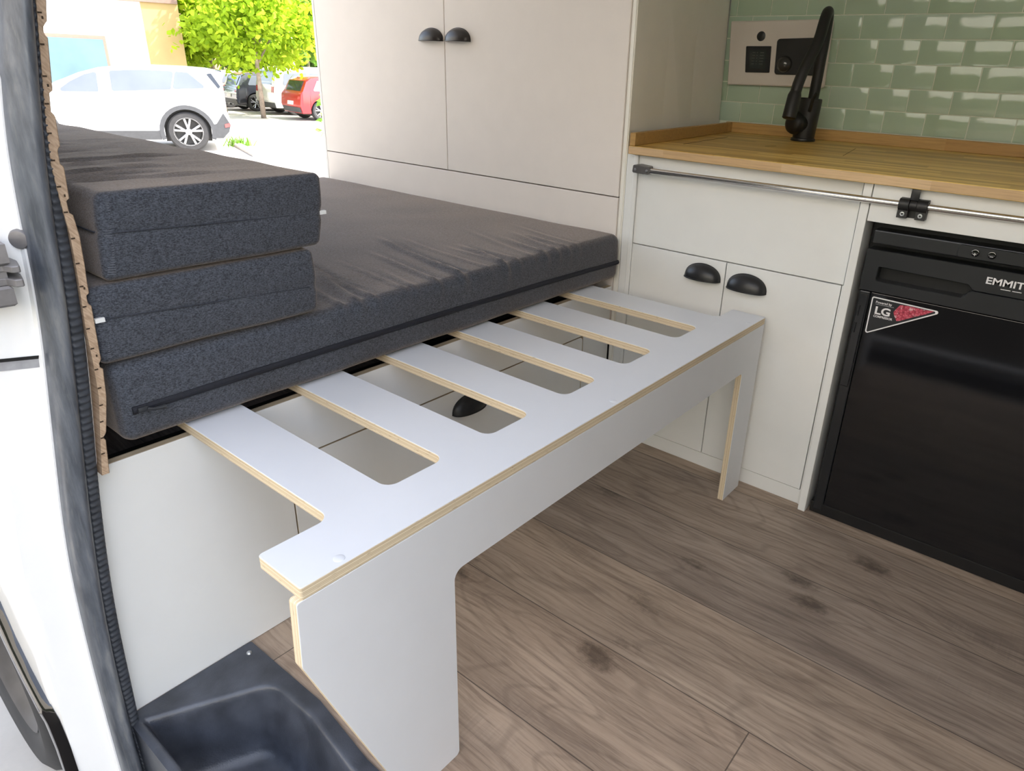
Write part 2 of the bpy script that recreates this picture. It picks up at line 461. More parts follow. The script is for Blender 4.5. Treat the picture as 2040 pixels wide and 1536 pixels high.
def leaf_mat(name, a, b, tr=0.5):
    t = NT(name)
    f = t.noise(t.obj(), 3.0, 3)
    isl = t.node('ShaderNodeNewGeometry').outputs['Random Per Island']
    c = t.ramp(t.math('ADD', t.math('MULTIPLY', f, 0.6), t.math('MULTIPLY', isl, 0.4)), [(0.3, a), (0.7, b)])
    t.color(c); t.p(Roughness=0.6, Specular_IOR_Level=0.2)
    tl = t.node('ShaderNodeBsdfTranslucent'); t.l.new(c, tl.inputs[0])
    mx = t.node('ShaderNodeMixShader'); mx.inputs[0].default_value = tr
    t.l.new(t.b.outputs[0], mx.inputs[1]); t.l.new(tl.outputs[0], mx.inputs[2])
    t.l.new(mx.outputs[0], t.n['Material Output'].inputs[0])
    return t.m
M['leaf_lime'] = leaf_mat('lime_leaf', (0.26, 0.40, 0.02), (0.46, 0.62, 0.035))
M['leaf_dark'] = leaf_mat('dark_leaf', (0.05, 0.10, 0.02), (0.10, 0.18, 0.03), 0.3)
M['leaf_mid'] = leaf_mat('green_leaf', (0.12, 0.26, 0.03), (0.20, 0.36, 0.05), 0.4)

def ground_mat():
    t = NT('pale_asphalt')
    f = t.noise(t.obj(), 0.7, 5, 0.6); g = t.noise(t.obj(), 60.0, 3)
    c = t.ramp(f, [(0.3, (0.40, 0.38, 0.35)), (0.7, (0.52, 0.49, 0.45))])
    c = t.mix(t.math('MULTIPLY', g, 0.25), c, (0.28, 0.27, 0.25))
    t.color(c); t.p(Roughness=0.95)
    return t.m
M['ground'] = ground_mat()

# ------------------------------------------------------------------ shared shapes
def cup_handle_bm(w=0.092, h=0.036, d=0.026, n=24, m=10):
    """Half-dome cup pull: outline on the wall z>=0, bulging to -y, open underneath. Origin: middle of the flat lower edge."""
    bm = newbm()
    def shell(w, h, d, yo):
        rows = []
        for j in range(m + 1):
            ph = (math.pi / 2) * j / m
            row = []
            for i in range(n + 1):
                th = math.pi * i / n
                row.append(bm.verts.new((w / 2 * math.cos(th), yo - d * math.sin(th) ** 0.8 * math.sin(ph), h * math.sin(th) ** 0.8 * math.cos(ph))))
            rows.append(row)
        return rows
    A = shell(w, h, d, 0); B = shell(w * 0.93, h * 0.90, d * 0.86, 0)
    for R in (A, B):
        for j in range(m):
            for i in range(n):
                f = (R[j][i], R[j][i + 1], R[j + 1][i + 1], R[j + 1][i])
                try: bm.faces.new(f)
                except ValueError: pass
    for i in range(n):
        for a, b in ((A[m], B[m]), (A[0], B[0])):
            bm.faces.new((a[i], a[i + 1], b[i + 1], b[i]))
    # bead along the lower lip and thin flange on the wall
    lip = [(w / 2 * math.cos(math.pi * i / n), -d * math.sin(math.pi * i / n) ** 0.8, 0.0) for i in range(n + 1)]
    add_tube(bm, lip, 0.0016, 8)
    rim = [(w / 2 * math.cos(math.pi * i / n), -0.001, h * math.sin(math.pi * i / n) ** 0.8) for i in range(n + 1)]
    add_tube(bm, rim, 0.0016, 8)
    bmesh.ops.remove_doubles(bm, verts=bm.verts, dist=1e-6)
    return bm

def cup_handle(parent, loc, w=0.092, h=0.036, d=0.026, rot=0.0, mat='black'):
    bm = cup_handle_bm(w, h, d)
    bmesh.ops.transform(bm, matrix=Matrix.Translation(loc) @ Matrix.Rotation(rot, 4, 'Z'), verts=bm.verts)
    return link_mesh('cup_handle', bm, M[mat], parent, auto=50)

def edge_samples(lo, hi, r, step):
    a = [lo, lo + r * 0.12, lo + r * 0.3, lo + r * 0.55, lo + r * 0.8, lo + r]
    n = max(2, int((hi - lo - 2 * r) / step))
    mid = [lo + r + (hi - lo - 2 * r) * k / n for k in range(1, n)]
    b = [lo + hi - v for v in reversed(a)]
    return a + mid + b

def soft_box_bm(x0, x1, y0, y1, z0, z1, r, steps, disp=None):
    bm = newbm()
    X = edge_samples(x0, x1, r, steps[0]); Y = edge_samples(y0, y1, r, steps[1]); Z = edge_samples(z0, z1, r, steps[2])
    cache = {}
    def V(i, j, k):
        key = (i, j, k)
        if key in cache: return cache[key]
        p = Vector((X[i], Y[j], Z[k]))
        q = Vector((min(max(p.x, x0 + r), x1 - r), min(max(p.y, y0 + r), y1 - r), min(max(p.z, z0 + r), z1 - r)))
        d = p - q
        nrm = d.normalized() if d.length > 1e-9 else Vector((0, 0, 1))
        p2 = q + nrm * r
        if disp: p2 = p2 + disp(p2, nrm)
        cache[key] = bm.verts.new(p2)
        return cache[key]
    nx, ny, nz = len(X) - 1, len(Y) - 1, len(Z) - 1
    for i in range(nx):
        for j in range(ny):
            for k in (0, nz): bm.faces.new((V(i, j, k), V(i + 1, j, k), V(i + 1, j + 1, k), V(i, j + 1, k)))
    for i in range(nx):
        for k in range(nz):
            for j in (0, ny): bm.faces.new((V(i, j, k), V(i + 1, j, k), V(i + 1, j, k + 1), V(i, j, k + 1)))
    for j in range(ny):
        for k in range(nz):
            for i in (0, nx): bm.faces.new((V(i, j, k), V(i, j + 1, k), V(i, j + 1, k + 1), V(i, j, k + 1)))
    return bm

def text_obj(name, body, mat, parent, x, z, y, height, extrude=0.0003, sx=1.0, bold=0.0, align='LEFT'):
    cu = bpy.data.curves.new(name, 'FONT'); cu.body = body
    cu.size = height / 0.70; cu.extrude = extrude; cu.offset = bold; cu.align_x = align; cu.resolution_u = 4
    tmp = bpy.data.objects.new('t', cu); COL.objects.link(tmp)
    dg = bpy.context.evaluated_depsgraph_get()
    me = bpy.data.meshes.new_from_object(tmp.evaluated_get(dg))
    bpy.data.objects.remove(tmp); bpy.data.curves.remove(cu)
    me.transform(Matrix.Translation((x, y, z)) @ Matrix.Rotation(math.pi / 2, 4, 'X') @ Matrix.Diagonal((sx, 1, 1, 1)))
    me.name = name; me.materials.clear(); me.materials.append(mat)
    o = bpy.data.objects.new(name, me); COL.objects.link(o)
    if parent is not None:
        o.parent = parent; o.matrix_parent_inverse = Matrix.Translation(-parent.location)
    return o

# ================================================================== SETTING
WY = 2.07      # kitchen-side wall
# floor: leaves the step well free along the sliding door
bm = newbm()
add_prism(bm, [(-1.86, -0.06), (-0.45, -0.06), (-0.45, 0.1190), (0.95, 0.1190), (0.95, -0.06), (2.0, -0.06), (2.0, 2.12), (-1.86, 2.12)], 'z', -0.03, 0.0)
struct(link_mesh('floor', bm, M['floor']))
bm = newbm(); add_box(bm, -1.86, 2.06, -0.02, 2.16, 1.74, 1.80)
M['ceil'] = plain('white_ceiling_panel', (0.88, 0.87, 0.84), 0.6, var=0.01)
struct(link_mesh('ceiling', bm, M['ceil']))
bm = newbm(); add_box(bm, 2.0, 2.06, -0.12, 2.16, -0.03, 1.74)
struct(link_mesh('wall_front', bm, M['ceil']))
bm = newbm(); add_box(bm, -1.86, 2.0, WY + 0.012, WY + 0.09, -0.03, 1.74)
struct(link_mesh('wall_right', bm, M['lam']))
bm = newbm(); add_box(bm, 0.97, 2.0, -0.12, -0.06, -0.03, 1.74)
struct(link_mesh('wall_left', bm, M['lam']))

# ---- tiled splashback (one surface, tiles are pattern)
bm = newbm()
rows = [0.845, 0.874, 0.938, 1.0015, 1.068, 1.1355, 1.202, 1.2685, 1.335, 1.4015, 1.468]
rows = [0.8745, 0.938, 1.0015, 1.068, 1.1355, 1.202, 1.2685, 1.335, 1.4015, 1.468]
rnd = random.Random(3)
XL, XR = -0.585, 0.95
add_box(bm, XL, XR, WY, WY + 0.012, 0.83, 1.50, 0, mi=1)
for r in range(len(rows) - 1):
    z0, z1 = rows[r] + 0.0016, rows[r + 1] - 0.0016
    ph = -0.148 if r % 2 == 0 else -0.2065
    k = -5
    while True:
        a = ph + 0.1174 * k; b = a + 0.1174; k += 1
        if b < XL: continue
        if a > XR: break
        a = max(a, XL) + 0.0016; b = min(b, XR) - 0.0016
        if b - a < 0.01: continue
        tx, tz = rnd.uniform(-0.0045, 0.0045), rnd.uniform(-0.005, 0.005)
        cx, cz = (a + b) / 2, (z0 + z1) / 2
        def Yt(x, z): return (x - cx) * tx + (z - cz) * tz
        e = 0.0045
        back = [bm.verts.new((x, WY + 0.001, z)) for x, z in ((a, z0), (b, z0), (b, z1), (a, z1))]
        mid = [bm.verts.new((x, WY - 0.0022 + Yt(x, z), z)) for x, z in ((a, z0), (b, z0), (b, z1), (a, z1))]
        top = [bm.verts.new((x, WY - 0.0034 + Yt(x, z), z)) for x, z in ((a + e, z0 + e), (b - e, z0 + e), (b - e, z1 - e), (a + e, z1 - e))]
        # slightly dished face so every tile mirrors something else
        cen = bm.verts.new((cx, WY - 0.0034 + rnd.uniform(-0.0004, 0.0004), cz))
        for q in range(4):
            q2 = (q + 1) % 4
            bm.faces.new((back[q], back[q2], mid[q2], mid[q]))
            bm.faces.new((mid[q], mid[q2], top[q2], top[q]))
            bm.faces.new((top[q], top[q2], cen))
o = link_mesh('wall_back', bm, [M['tile'], M['grout']], auto=32)
struct(o)

# ================================================================== BENCH
bench = thing('slatted_bench', 'white pull-out slatted bench board with bare plywood edges, standing over the wood floor', 'bench', (0.0, 0.6, 0.0))
HB = 0.48; XS = -0.0857; XE = -0.60
sl = [(0.0962, 0.1867), (0.2903, 0.382), (0.4846, 0.579), (0.6787, 0.7723), (0.8785, 0.977), (1.0794, 1.178)]
pts = [(0.001, -0.0015), (0.001, 1.2615), (XS, 1.2615)]
rad = [0.003, 0.003, 0.004]
for i in range(5, -1, -1):
    a, b = sl[i]
    pts += [(XS, b), (XE, b), (XE, a), (XS, a)]
    rad += [0.018, 0.004, 0.004, 0.018]
pts += [(XS, -0.0015)]; rad += [0.006]
prism('bench_top', [M['lam_cool'], M['ply_z']], bench, fillet(pts, rad, 6), 'z', 0.4633, HB, 0, 1, bev=0.0006)
pp = [(-0.008, 0.4625), (-0.0115, 0.372), (0.086, 0.1036), (0.1245, 0.0), (0.2243, 0.0), (0.2243, 0.361), (1.1665, 0.361), (1.1665, 0.0), (1.2600, 0.0), (1.2600, 0.4625)]
pr_ = [0.004, 0.012, 0.0, 0.0, 0.008, 0.016, 0.010, 0.0, 0.0, 0.0]
prism('front_panel', [M['lam_dull'], M['ply_x']], bench, fillet(pp, pr_, 6), 'x', -0.0145, 0.001, 0, 1, bev=0.0006)
for (sx, sy) in ((-0.0105, 0.056), (-0.0105, 0.62), (-0.0105, 1.19)):
    lathe('screw_cap', M['lam_cool'], bench, [(0.0, 0.0009), (0.0055, 0.0009), (0.0068, 0.0004), (0.0068, -0.0005)], (sx, sy, HB), (0, 0, 1), 20)

# ================================================================== BED BOX
bx = thing('bed_storage_box', 'white bed base box with drawer, standing on the floor under the dark mattress', 'bed base', (-1.1, 0.6, 0.0))
XB = -0.466
def bpan(name, y0, y1, z0, z1, r=0.0):
    return prism(name, [M['lam'], M['ply_box']], bx, fillet([(y0, z0), (y1, z0), (y1, z1), (y0, z1)], [0, 0, r, 0] if r else 0), 'x', XB - 0.016, XB, 0, 1, bev=0.0005)
bm = newbm()
add_prism(bm, [(-0.0850, 0.001), (0.2572, 0.001), (0.2572, 0.3385), (1.1602, 0.3385), (1.1602, 0.001), (1.2850, 0.001), (1.2850, 0.4545), (-0.0850, 0.4545)], 'x', XB - 0.016, XB, 0, 1, bev=0.0005)
link_mesh('front_frame', bm, [M['lam'], M['ply_box']], bx, auto=35)
drawer = prism('drawer', [M['lam'], M['ply_box']], bx, fillet([(0.2602, 0.012), (1.1562, 0.012), (1.1562, 0.3350), (0.2602, 0.3350)], [0, 0, 0.012, 0]), 'x', XB - 0.016, XB, 0, 1, bev=0.0005)
cup_handle(drawer, (XB, 0.712, 0.2775), 0.100, 0.037, 0.028, rot=math.pi / 2)
bm = newbm()
add_box(bm, -1.80, -0.56, -0.02, 0.0, 0.001, 0.40)
add_box(bm, -1.80, -0.56, 1.255, 1.28, 0.001, 0.40)
add_box(bm, -1.82, -1.80, -0.02, 1.28, 0.001, 0.40)
add_box(bm, -0.60, -0.56, 0.0, 1.255, 0.001, 0.40)
link_mesh('carcass', bm, M['black_matt'], bx)
box('bed_board', M['black_matt'], bx, -1.82, -0.625, 0.002, 1.27, 0.44, 0.479, 0.001)

# ================================================================== MATTRESS + CUSHIONS
rw = random.Random(11)
ridges = []
for i in range(17):
    y0 = 0.37 + 0.76 * (i + rw.random()) / 17
    ridges.append((y0, -0.46 - rw.uniform(0.10, 0.40), rw.uniform(0.0022, 0.0070) * (1.25 if 0.4 < y0 < 0.85 else 0.8), rw.uniform(0.0045, 0.009), rw.uniform(-0.22, 0.02), rw.uniform(0.1, 0.6)))
def mdisp(p, n):
    d = Vector((0, 0, 0))
    h = 0.0
    for y0, xs, amp, wd, sl_, cv in ridges:
        yc = y0 + sl_ * (p.x + 0.44) + cv * (p.x + 0.44) ** 2
        u = (p.y - yc) / wd
        if abs(u) > 3: continue
        fade = 1.0
        if p.x < xs: continue
        fade *= min(1.0, (p.x - xs) / 0.10)
        if n.z < 0.5: fade *= max(0.0, 1.0 - (0.600 - p.z) / 0.035) if p.z < 0.600 else 1.0
        if n.x > 0.05: fade *= 0.55
        h += amp * fade * (math.exp(-u * u) - 0.55 * math.exp(-(u - 1.5) ** 2))
    if n.x > 0.3 or n.z > 0.3:
        d += n * h
    d += n * 0.0022 * mnoise.noise(Vector((p.x * 7, p.y * 7, p.z * 9)))
    # foam edge bulges a little, top crowns
    if n.x > 0.6: d.x += 0.004 * math.sin((p.z - 0.4815) / 0.126 * math.pi)
    return d
mat_t = thing('bed_mattress', 'wide anthracite fabric mattress with a dark zip, lying on the slats against the cream cupboard', 'mattress', (-1.1, 0.64, 0.48))
bm = soft_box_bm(-1.80, -0.4440, 0.004, 1.279, 0.4815, 0.6075, 0.020, (0.012, 0.0075, 0.012), mdisp)
link_mesh('mattress_cover', bm, M['fabric'], mat_t, smooth=True)
bm = newbm()
zy = [0.021 + (1.268 - 0.021) * k / 90 for k in range(91)]
def zz(y): return 0.5365 + 0.0055 * math.sin((y - 0.02) * 2.4) - 0.004 * y
path = [(-0.4380, y, zz(y)) for y in zy]
def strip_along(bm, path, hz, thx):
    rs = []
    for (x, y, z) in path:
        rs.append([bm.verts.new((x - thx, y, z - hz)), bm.verts.new((x, y, z - hz)), bm.verts.new((x + thx * 0.6, y, z - hz * 0.3)), bm.verts.new((x + thx * 0.6, y, z + hz * 0.3)), bm.verts.new((x, y, z + hz)), bm.verts.new((x - thx, y, z + hz))])
    for a, b in zip(rs, rs[1:]):
        for k in range(5): bm.faces.new((a[k], a[k + 1], b[k + 1], b[k]))
    bm.faces.new(rs[0]); bm.faces.new(rs[-1])
strip_along(bm, path, 0.0055, 0.004)
zp = link_mesh('zipper', bm, M['thread'], mat_t, auto=30)
bm = newbm()
add_box(bm, -0.4370, -0.4310, 0.026, 0.040, 0.5335, 0.5415, 0.0015)
add_tube(bm, [(-0.4320, 0.038, 0.5375), (-0.4300, 0.046, 0.5345), (-0.4303, 0.062, 0.5330)], [0.0028, 0.0022, 0.0035], 8)
link_mesh('zip_pull', bm, M['plastic'], zp, auto=40)

def cushion(name, label, x0, x1, y0, y1, z0, z1, seamz, top_ridges=None, tagpos=None, slx=0.0, top_tilt=0.0):
    t = thing(name, label, 'cushion', ((x0 + x1) / 2, (y0 + y1) / 2, z0), 'folded mattress cushions')
    def dsp(p, n):
        d = n * 0.0024 * mnoise.noise(Vector((p.x * 8 + 3, p.y * 8, p.z * 11 + z0 * 7)))
        if top_ridges and n.z > 0.5:
            h = 0.0
            for xr, amp, wd, s in top_ridges:
                u = (p.x - xr - s * (p.y - y0)) / wd
                if abs(u) < 3:
                    h += amp * max(0.0, 1.0 - (p.y - y0) / 0.30) ** 0.7 * (math.exp(-u * u) - 0.5 * math.exp(-(u - 1.5) ** 2))
            d += n * h
        # seam pinch
        if abs(n.z) < 0.5:
            sz = seamz(p.y)
            d -= n * 0.0028 * math.exp(-((p.z - sz) / 0.006) ** 2)
            d += n * 0.003 * math.sin(max(0, min(1, (p.z - z0) / (z1 - z0))) * math.pi)
        d.z += top_tilt * (p.y - y0) / (y1 - y0) * (p.z - z0) / (z1 - z0)
        d.y += slx * (p.z - z0)
        return d
    bm = soft_box_bm(x0, x1, y0, y1, z0, z1, 0.010, (0.014, 0.014, 0.008), dsp)
    link_mesh('cushion_cover', bm, M['fabric'], t, smooth=True)
    # piping seam across the front and the two sides, corner stitching
    bm = newbm()
    g = 0.0012
    pth = [(x0 + 0.1, y0 - g + slx * (seamz(y0) - z0), seamz(y0))] + [(x1 - 0.02 - k * 0.0, y0 - g + slx * (seamz(y0) - z0), seamz(y0)) for k in range(1)]
    fr = [(x1 + g, y0 + 0.015 + (y1 - y0 - 0.03) * k / 24 + slx * (seamz(y0) - z0), seamz(y0 + (y1 - y0) * k / 24)) for k in range(25)]
    add_tube(bm, pth + fr, 0.0011, 6)
    link_mesh('seam', bm, M['seam'], t, smooth=True)
    bm = newbm()
    for k in range(30):
        zc = z0 + 0.012 + (z1 - z0 - 0.024) * k / 29
        yy = y0 + 0.004 + slx * (zc - z0)
        add_tube(bm, [(x1 - 0.008, yy - 0.0040, zc), (x1 - 0.0005, yy + 0.001, zc - 0.0005), (x1 + 0.0022, yy + 0.009, zc - 0.001)], 0.0004, 4)
    link_mesh('corner_stitching', bm, M['stitch'], t)
    if tagpos:
        x, y, z, s = tagpos
        bm = newbm(); add_box(bm, x - 0.002, x + 0.004, y, y + 0.012 * s if s > 0 else y + 0.010, z - 0.003, z + 0.003, 0.0004)
        link_mesh('care_label', bm, M['tag'], t)
    return t
r2 = random.Random(5)
tr = [(-0.56 - 1.2 * (k + r2.random() * 0.8) / 42, r2.uniform(0.0025, 0.0075), r2.uniform(0.004, 0.009), r2.uniform(-0.22, 0.15)) for k in range(42)]
cushion('mattress_cushion', 'lower anthracite fabric cushion, squeezed between the bed mattress and the cushion above it', -1.80, -0.4455, -0.001, 0.338, 0.6105, 0.7190, lambda y: 0.676 - 0.058 * y,
        tagpos=(-0.444, 0.002, 0.6765, 1), slx=0.02)
cushion('mattress_cushion', 'topmost anthracite fabric cushion with wrinkled top on the stack by the side door', -1.80, -0.4455, 0.026, 0.356, 0.7225, 0.8400, lambda y: 0.789 - 0.034 * y,
        top_ridges=tr, tagpos=(-0.448, 0.358, 0.7765, 1), slx=0.10)

# ================================================================== TALL CUPBOARD
TY = 1.2875
tall = thing('tall_cupboard', 'tall cream cupboard with two doors and black cup handles, standing behind the mattress', 'cupboard', (-1.1, 1.6, 0.0))
bm = newbm()
def sidep(zx):  # slanted right side panel: front edge x, back edge x
    return zx
v = []
# right side panel as a slightly skewed slab
fx_, bx_b, bx_t = -0.4475, -0.545, -0.572
z0_, z1_ = 0.002, 1.735
P8 = [(fx_ - 0.016, TY, z0_), (fx_, TY, z0_), (bx_b + 0.004, WY - 0.008, z0_), (bx_b - 0.02, WY - 0.008, z0_),
      (fx_ - 0.018, TY, z1_), (fx_ - 0.002, TY, z1_), (bx_t - 0.030, WY - 0.008, z1_), (bx_t - 0.054, WY - 0.008, z1_)]
vs = [bm.verts.new(p) for p in P8]
for f in ((0, 1, 2, 3), (4, 7, 6, 5), (0, 4, 5, 1), (1, 5, 6, 2), (2, 6, 7, 3), (3, 7, 4, 0)): bm.faces.new([vs[i] for i in f])
bmesh.ops.recalc_face_normals(bm, faces=bm.faces)
bmesh.ops.bevel(bm, geom=[e for e in bm.edges], offset=0.0035, segments=3, affect='EDGES')
link_mesh('side_panel', bm, M['side_lam'], tall, auto=8)
bm = newbm()
add_box(bm, -1.7975, -1.785, TY - 0.001, 2.04, 0.03, 1.73, 0.001)
link_mesh('side_panel', bm, M['lam'], tall, auto=8)
box('carcass', M['black_matt'], tall, -1.784, -0.60, TY + 0.019, 2.03, 0.03, 1.73, 0)
box('plinth_panel', M['lam_warm'], tall, -1.7835, -0.4665, TY - 0.001, TY + 0.017, 0.30, 0.7002, 0.0012)
dl = box('door', M['lam_warm'], tall, -1.7835, -1.1308, TY - 0.001, TY + 0.017, 0.7034, 1.73, 0.0012)
dr = box('door', M['lam_warm'], tall, -1.1280, -0.4665, TY - 0.001, TY + 0.017, 0.7034, 1.73, 0.0012)
cup_handle(dl, (-1.186, TY - 0.001, 1.0805), 0.100, 0.0345, 0.026, mat='brown_black')
cup_handle(dr, (-1.070, TY - 0.001, 1.0800), 0.100, 0.0352, 0.026, mat='brown_black')

# ================================================================== KITCHEN UNIT
KY = 1.283
kit = thing('kitchen_cabinet', 'white kitchen base cabinet with drawer front and two doors under the wooden worktop', 'cabinet', (-0.12, 1.65, 0.0))
bm = newbm()
add_box(bm, -0.4466, -0.4205, KY + 0.0035, KY + 0.018, 0.0, 0.8195, 0.003, 2)
link_mesh('filler_strip', bm, M['lam'], kit, auto=8)
bm = newbm()
add_box(bm, -0.4200, -0.4074, KY - 0.004, KY + 0.020, 0.0, 0.8195, 0.002, 2)
link_mesh('side_panel', bm, M['lam'], kit, auto=8)
box('carcass', M['black_matt'], kit, -0.415, 0.163, KY + 0.021, 1.98, 0.05, 0.81, 0)
box('drawer_front', M['lam'], kit, -0.4062, 0.1585, KY, KY + 0.018, 0.5900, 0.8188, 0.0009)
d1 = box('door', M['lam'], kit, -0.4062, -0.1290, KY, KY + 0.018, 0.0440, 0.5872, 0.0009)
d2 = box('door', M['lam'], kit, -0.1264, 0.1548, KY, KY + 0.018, 0.0440, 0.5872, 0.0009)
cup_handle(d1, (-0.1885, KY, 0.5345), 0.099, 0.038, 0.028)
cup_handle(d2, (-0.0670, KY, 0.5295), 0.102, 0.0395, 0.028)
box('filler_strip', M['lam'], kit, 0.1565, 0.1640, KY + 0.001, KY + 0.018, 0.0, 0.5885, 0.0006)
box('kickboard', M['lam'], kit, -0.4062, 0.1640, KY + 0.003, KY + 0.018, 0.0, 0.0412, 0.0008)
box('end_panel', M['lam'], kit, 0.1655, 0.1835, 1.260, 1.98, 0.0, 0.8197, 0.0012)
box('fascia_panel', M['lam'], kit, 0.1855, 0.93, 1.2605, 1.278, 0.7420, 0.8197, 0.001)
box('end_panel', M['lam'], kit, 0.93, 0.948, 1.262, 1.98, 0.0, 0.8197, 0.0012)

# ---- worktop
wt = thing('kitchen_worktop', 'oak butcher-block worktop with low upstands, lying on the white kitchen cabinet', 'worktop', (0.2, 1.65, 0.82))
YF = lambda x: 1.2629 - 0.033 * (x + 0.4287)
bm = newbm()
add_prism(bm, [(-0.4290, YF(-0.429)), (0.96, YF(0.96)), (0.96, 2.062), (-0.5345, 2.062)], 'z', 0.8205, 0.841, 0, 1, bev=0.0012)
# end joints / front edge use the edge tone
link_mesh('worktop_board', bm, [M['oak'], M['oak_edge']], wt, auto=35)
box('upstand', M['oak_strip'], wt, -0.536, 0.955, 2.042, 2.0605, 0.8413, 0.8735, 0.001)
bm = newbm()
add_prism(bm, [(-0.4290, 1.2665), (-0.4130, 1.2665), (-0.5125, 2.0410), (-0.5290, 2.0410)], 'z', 0.8413, 0.8725, bev=0.001)
link_mesh('upstand', bm, M['oak_strip'], wt, auto=35)
def lidgap(p0, p1, w=0.0011):
    a, b = Vector(p0), Vector(p1); n = (b - a).normalized(); n = Vector((-n.y, n.x)) * w
    bm = newbm(); add_prism(bm, [tuple(a - n), tuple(b - n), tuple(b + n), tuple(a + n)], 'z', 0.8408, 0.8413)
    return link_mesh('lid_gap', bm, M['dark_gap'], wt)
lidgap((-0.3720, 1.4480), (-0.4180, 1.817), 0.0016)
lidgap((-0.2120, 1.6250), (-0.1960, 1.6620), 0.0018)
lidgap((0.0200, 1.5650), (-0.0270, 1.8300), 0.0006)

# ---- towel rail
rail = thing('towel_rail', 'thin stainless rail along the front of the worktop with a dark end bracket', 'rail', (0.2, 1.25, 0.78))
ZR = 0.7872
tube('rod', M['steel'], rail, [(-0.375, 1.250, ZR), (0.94, 1.250, ZR)], 0.0068, 20)
bm = newbm()
add_prism(bm, fillet([(-0.4010, 0.7790), (-0.3640, 0.7775), (-0.3610, 0.7955), (-0.3990, 0.7985)], 0.004), 'y', 1.2425, 1.2815, bev=0.001)
add_prism(bm, fillet([(-0.3660, 0.7785), (-0.3500, 0.7780), (-0.3490, 0.7965), (-0.3660, 0.7960)], 0.004), 'y', 1.2415, 1.2590, bev=0.001)
br = link_mesh('bracket', bm, M['grey_metal'], rail, auto=40)
for x_ in (-0.3920, -0.3570):
    lathe('screw', M['screw'], br, [(0.0, 0.0014), (0.0026, 0.0012), (0.0036, 0.0)], (x_, 1.2424 if x_ < -0.37 else 1.2414, ZR), (0, -1, 0), 14)

clamp = thing('table_hinge', 'black plastic hinge clamp with two silver screws clipped on the steel rail', 'hinge', (0.27, 1.245, 0.78))
bm = newbm()
def half_clip(x0, x1):
    prof = []
    for k in range(13):
        th = math.radians(-20 + 200 * k / 12)
        prof.append((1.250 - 0.0125 * math.sin(th) , ZR + 0.0125 * math.cos(th)))
    return prof
for x0_, x1_ in ((0.2440, 0.2640), (0.2790, 0.2985)):
    outer = [(1.2590, ZR + 0.0125)] + [(1.250 - 0.0125 * math.sin(math.radians(a)), ZR + 0.0125 * math.cos(math.radians(a))) for a in range(0, 150, 12)] + [(1.2440, 0.7760), (1.2430, 0.7605), (1.2590, 0.7605)]
    inner_cut = [(1.2590, ZR - 0.0072), (1.2520, ZR - 0.0072)] + [(1.250 + 0.0070 * math.cos(math.radians(a)), ZR + 0.0070 * math.sin(math.radians(a))) for a in range(-100, -261, -16)] + [(1.2590, ZR + 0.0072)]
    add_prism(bm, outer + [(1.2590, ZR - 0.0075)] + inner_cut[1:-1] + [(1.2590, ZR + 0.0075)], 'x', x0_, x1_, bev=0.0006)
# middle knuckle
mid = [(1.250 - 0.0105 * math.sin(math.radians(a)), ZR + 0.0105 * math.cos(math.radians(a))) for a in range(-30, 130, 14)]
add_prism(bm, mid + [(1.2470, 0.7765), (1.2590, 0.7765), (1.2590, ZR - 0.0075)] + [(1.250 + 0.0070 * math.cos(math.radians(a)), ZR + 0.0070 * math.sin(math.radians(a))) for a in range(-90, -271, -18)], 'x', 0.2645, 0.2785, bev=0.0006)
add_box(bm, 0.2440, 0.2985, 1.2592, 1.2602, 0.7605, 0.8000, 0)
link_mesh('clip_body', bm, M['black_matt'], clamp, auto=35)
bm = newbm(); add_box(bm, 0.2625, 0.2790, 1.2455, 1.2485, 0.7975, 0.8197, 0.0006)
link_mesh('strap', M['black'] and bm, M['black'], clamp, auto=40)
for x_ in (0.2545, 0.2885):
    s_ = lathe('screw', M['screw'], clamp, [(0.0, 0.0006), (0.0015, 0.0006), (0.0022, 0.0016), (0.0042, 0.0014), (0.0048, 0.0)], (x_, 1.2436, 0.7690), (0, -1, 0.03), 18)
    bm = newbm(); add_box(bm, x_ - 0.0016, x_ + 0.0016, 1.2424, 1.2428, 0.7674, 0.7706, 0.0004)
    link_mesh('screw_slot', bm, M['black_matt'], s_)

# ================================================================== FRIDGE
FYv = 1.270
def fr(x, z): return (0.575 + (x - 0.575) * 0.9887, 1.005 + (z - 1.005) * 0.9887)
fg = thing('refrigerator', 'black compact refrigerator built in under the worktop, right of the white cabinet', 'refrigerator', (0.45, 1.5, 0.0))
box('cabinet_body', M['fridge_hole'], fg, 0.1870, 0.90, FYv + 0.045, 1.80, 0.002, 0.738, 0.002)
RX = 0.90
bm = newbm()
a = fr(0.1968, 0.7214); b = fr(0.1979, 0.6914)
add_box(bm, a[0], RX, FYv + 0.002, FYv + 0.05, b[1], a[1], 0.003)
cp = link_mesh('control_panel', bm, M['fridge_satin'], fg, auto=8)
bm = newbm()
c0 = fr(0.3645, 0.6930); c1 = fr(0.70, 0.7190)
add_prism(bm, fillet([c0, (c1[0], c0[1]), c1, (c0[0], c1[1])], [0.006, 0, 0, 0.006]), 'y', FYv - 0.0002, FYv + 0.01, bev=0.001)
link_mesh('button_plate', bm, M['fridge_satin'], cp, auto=40)
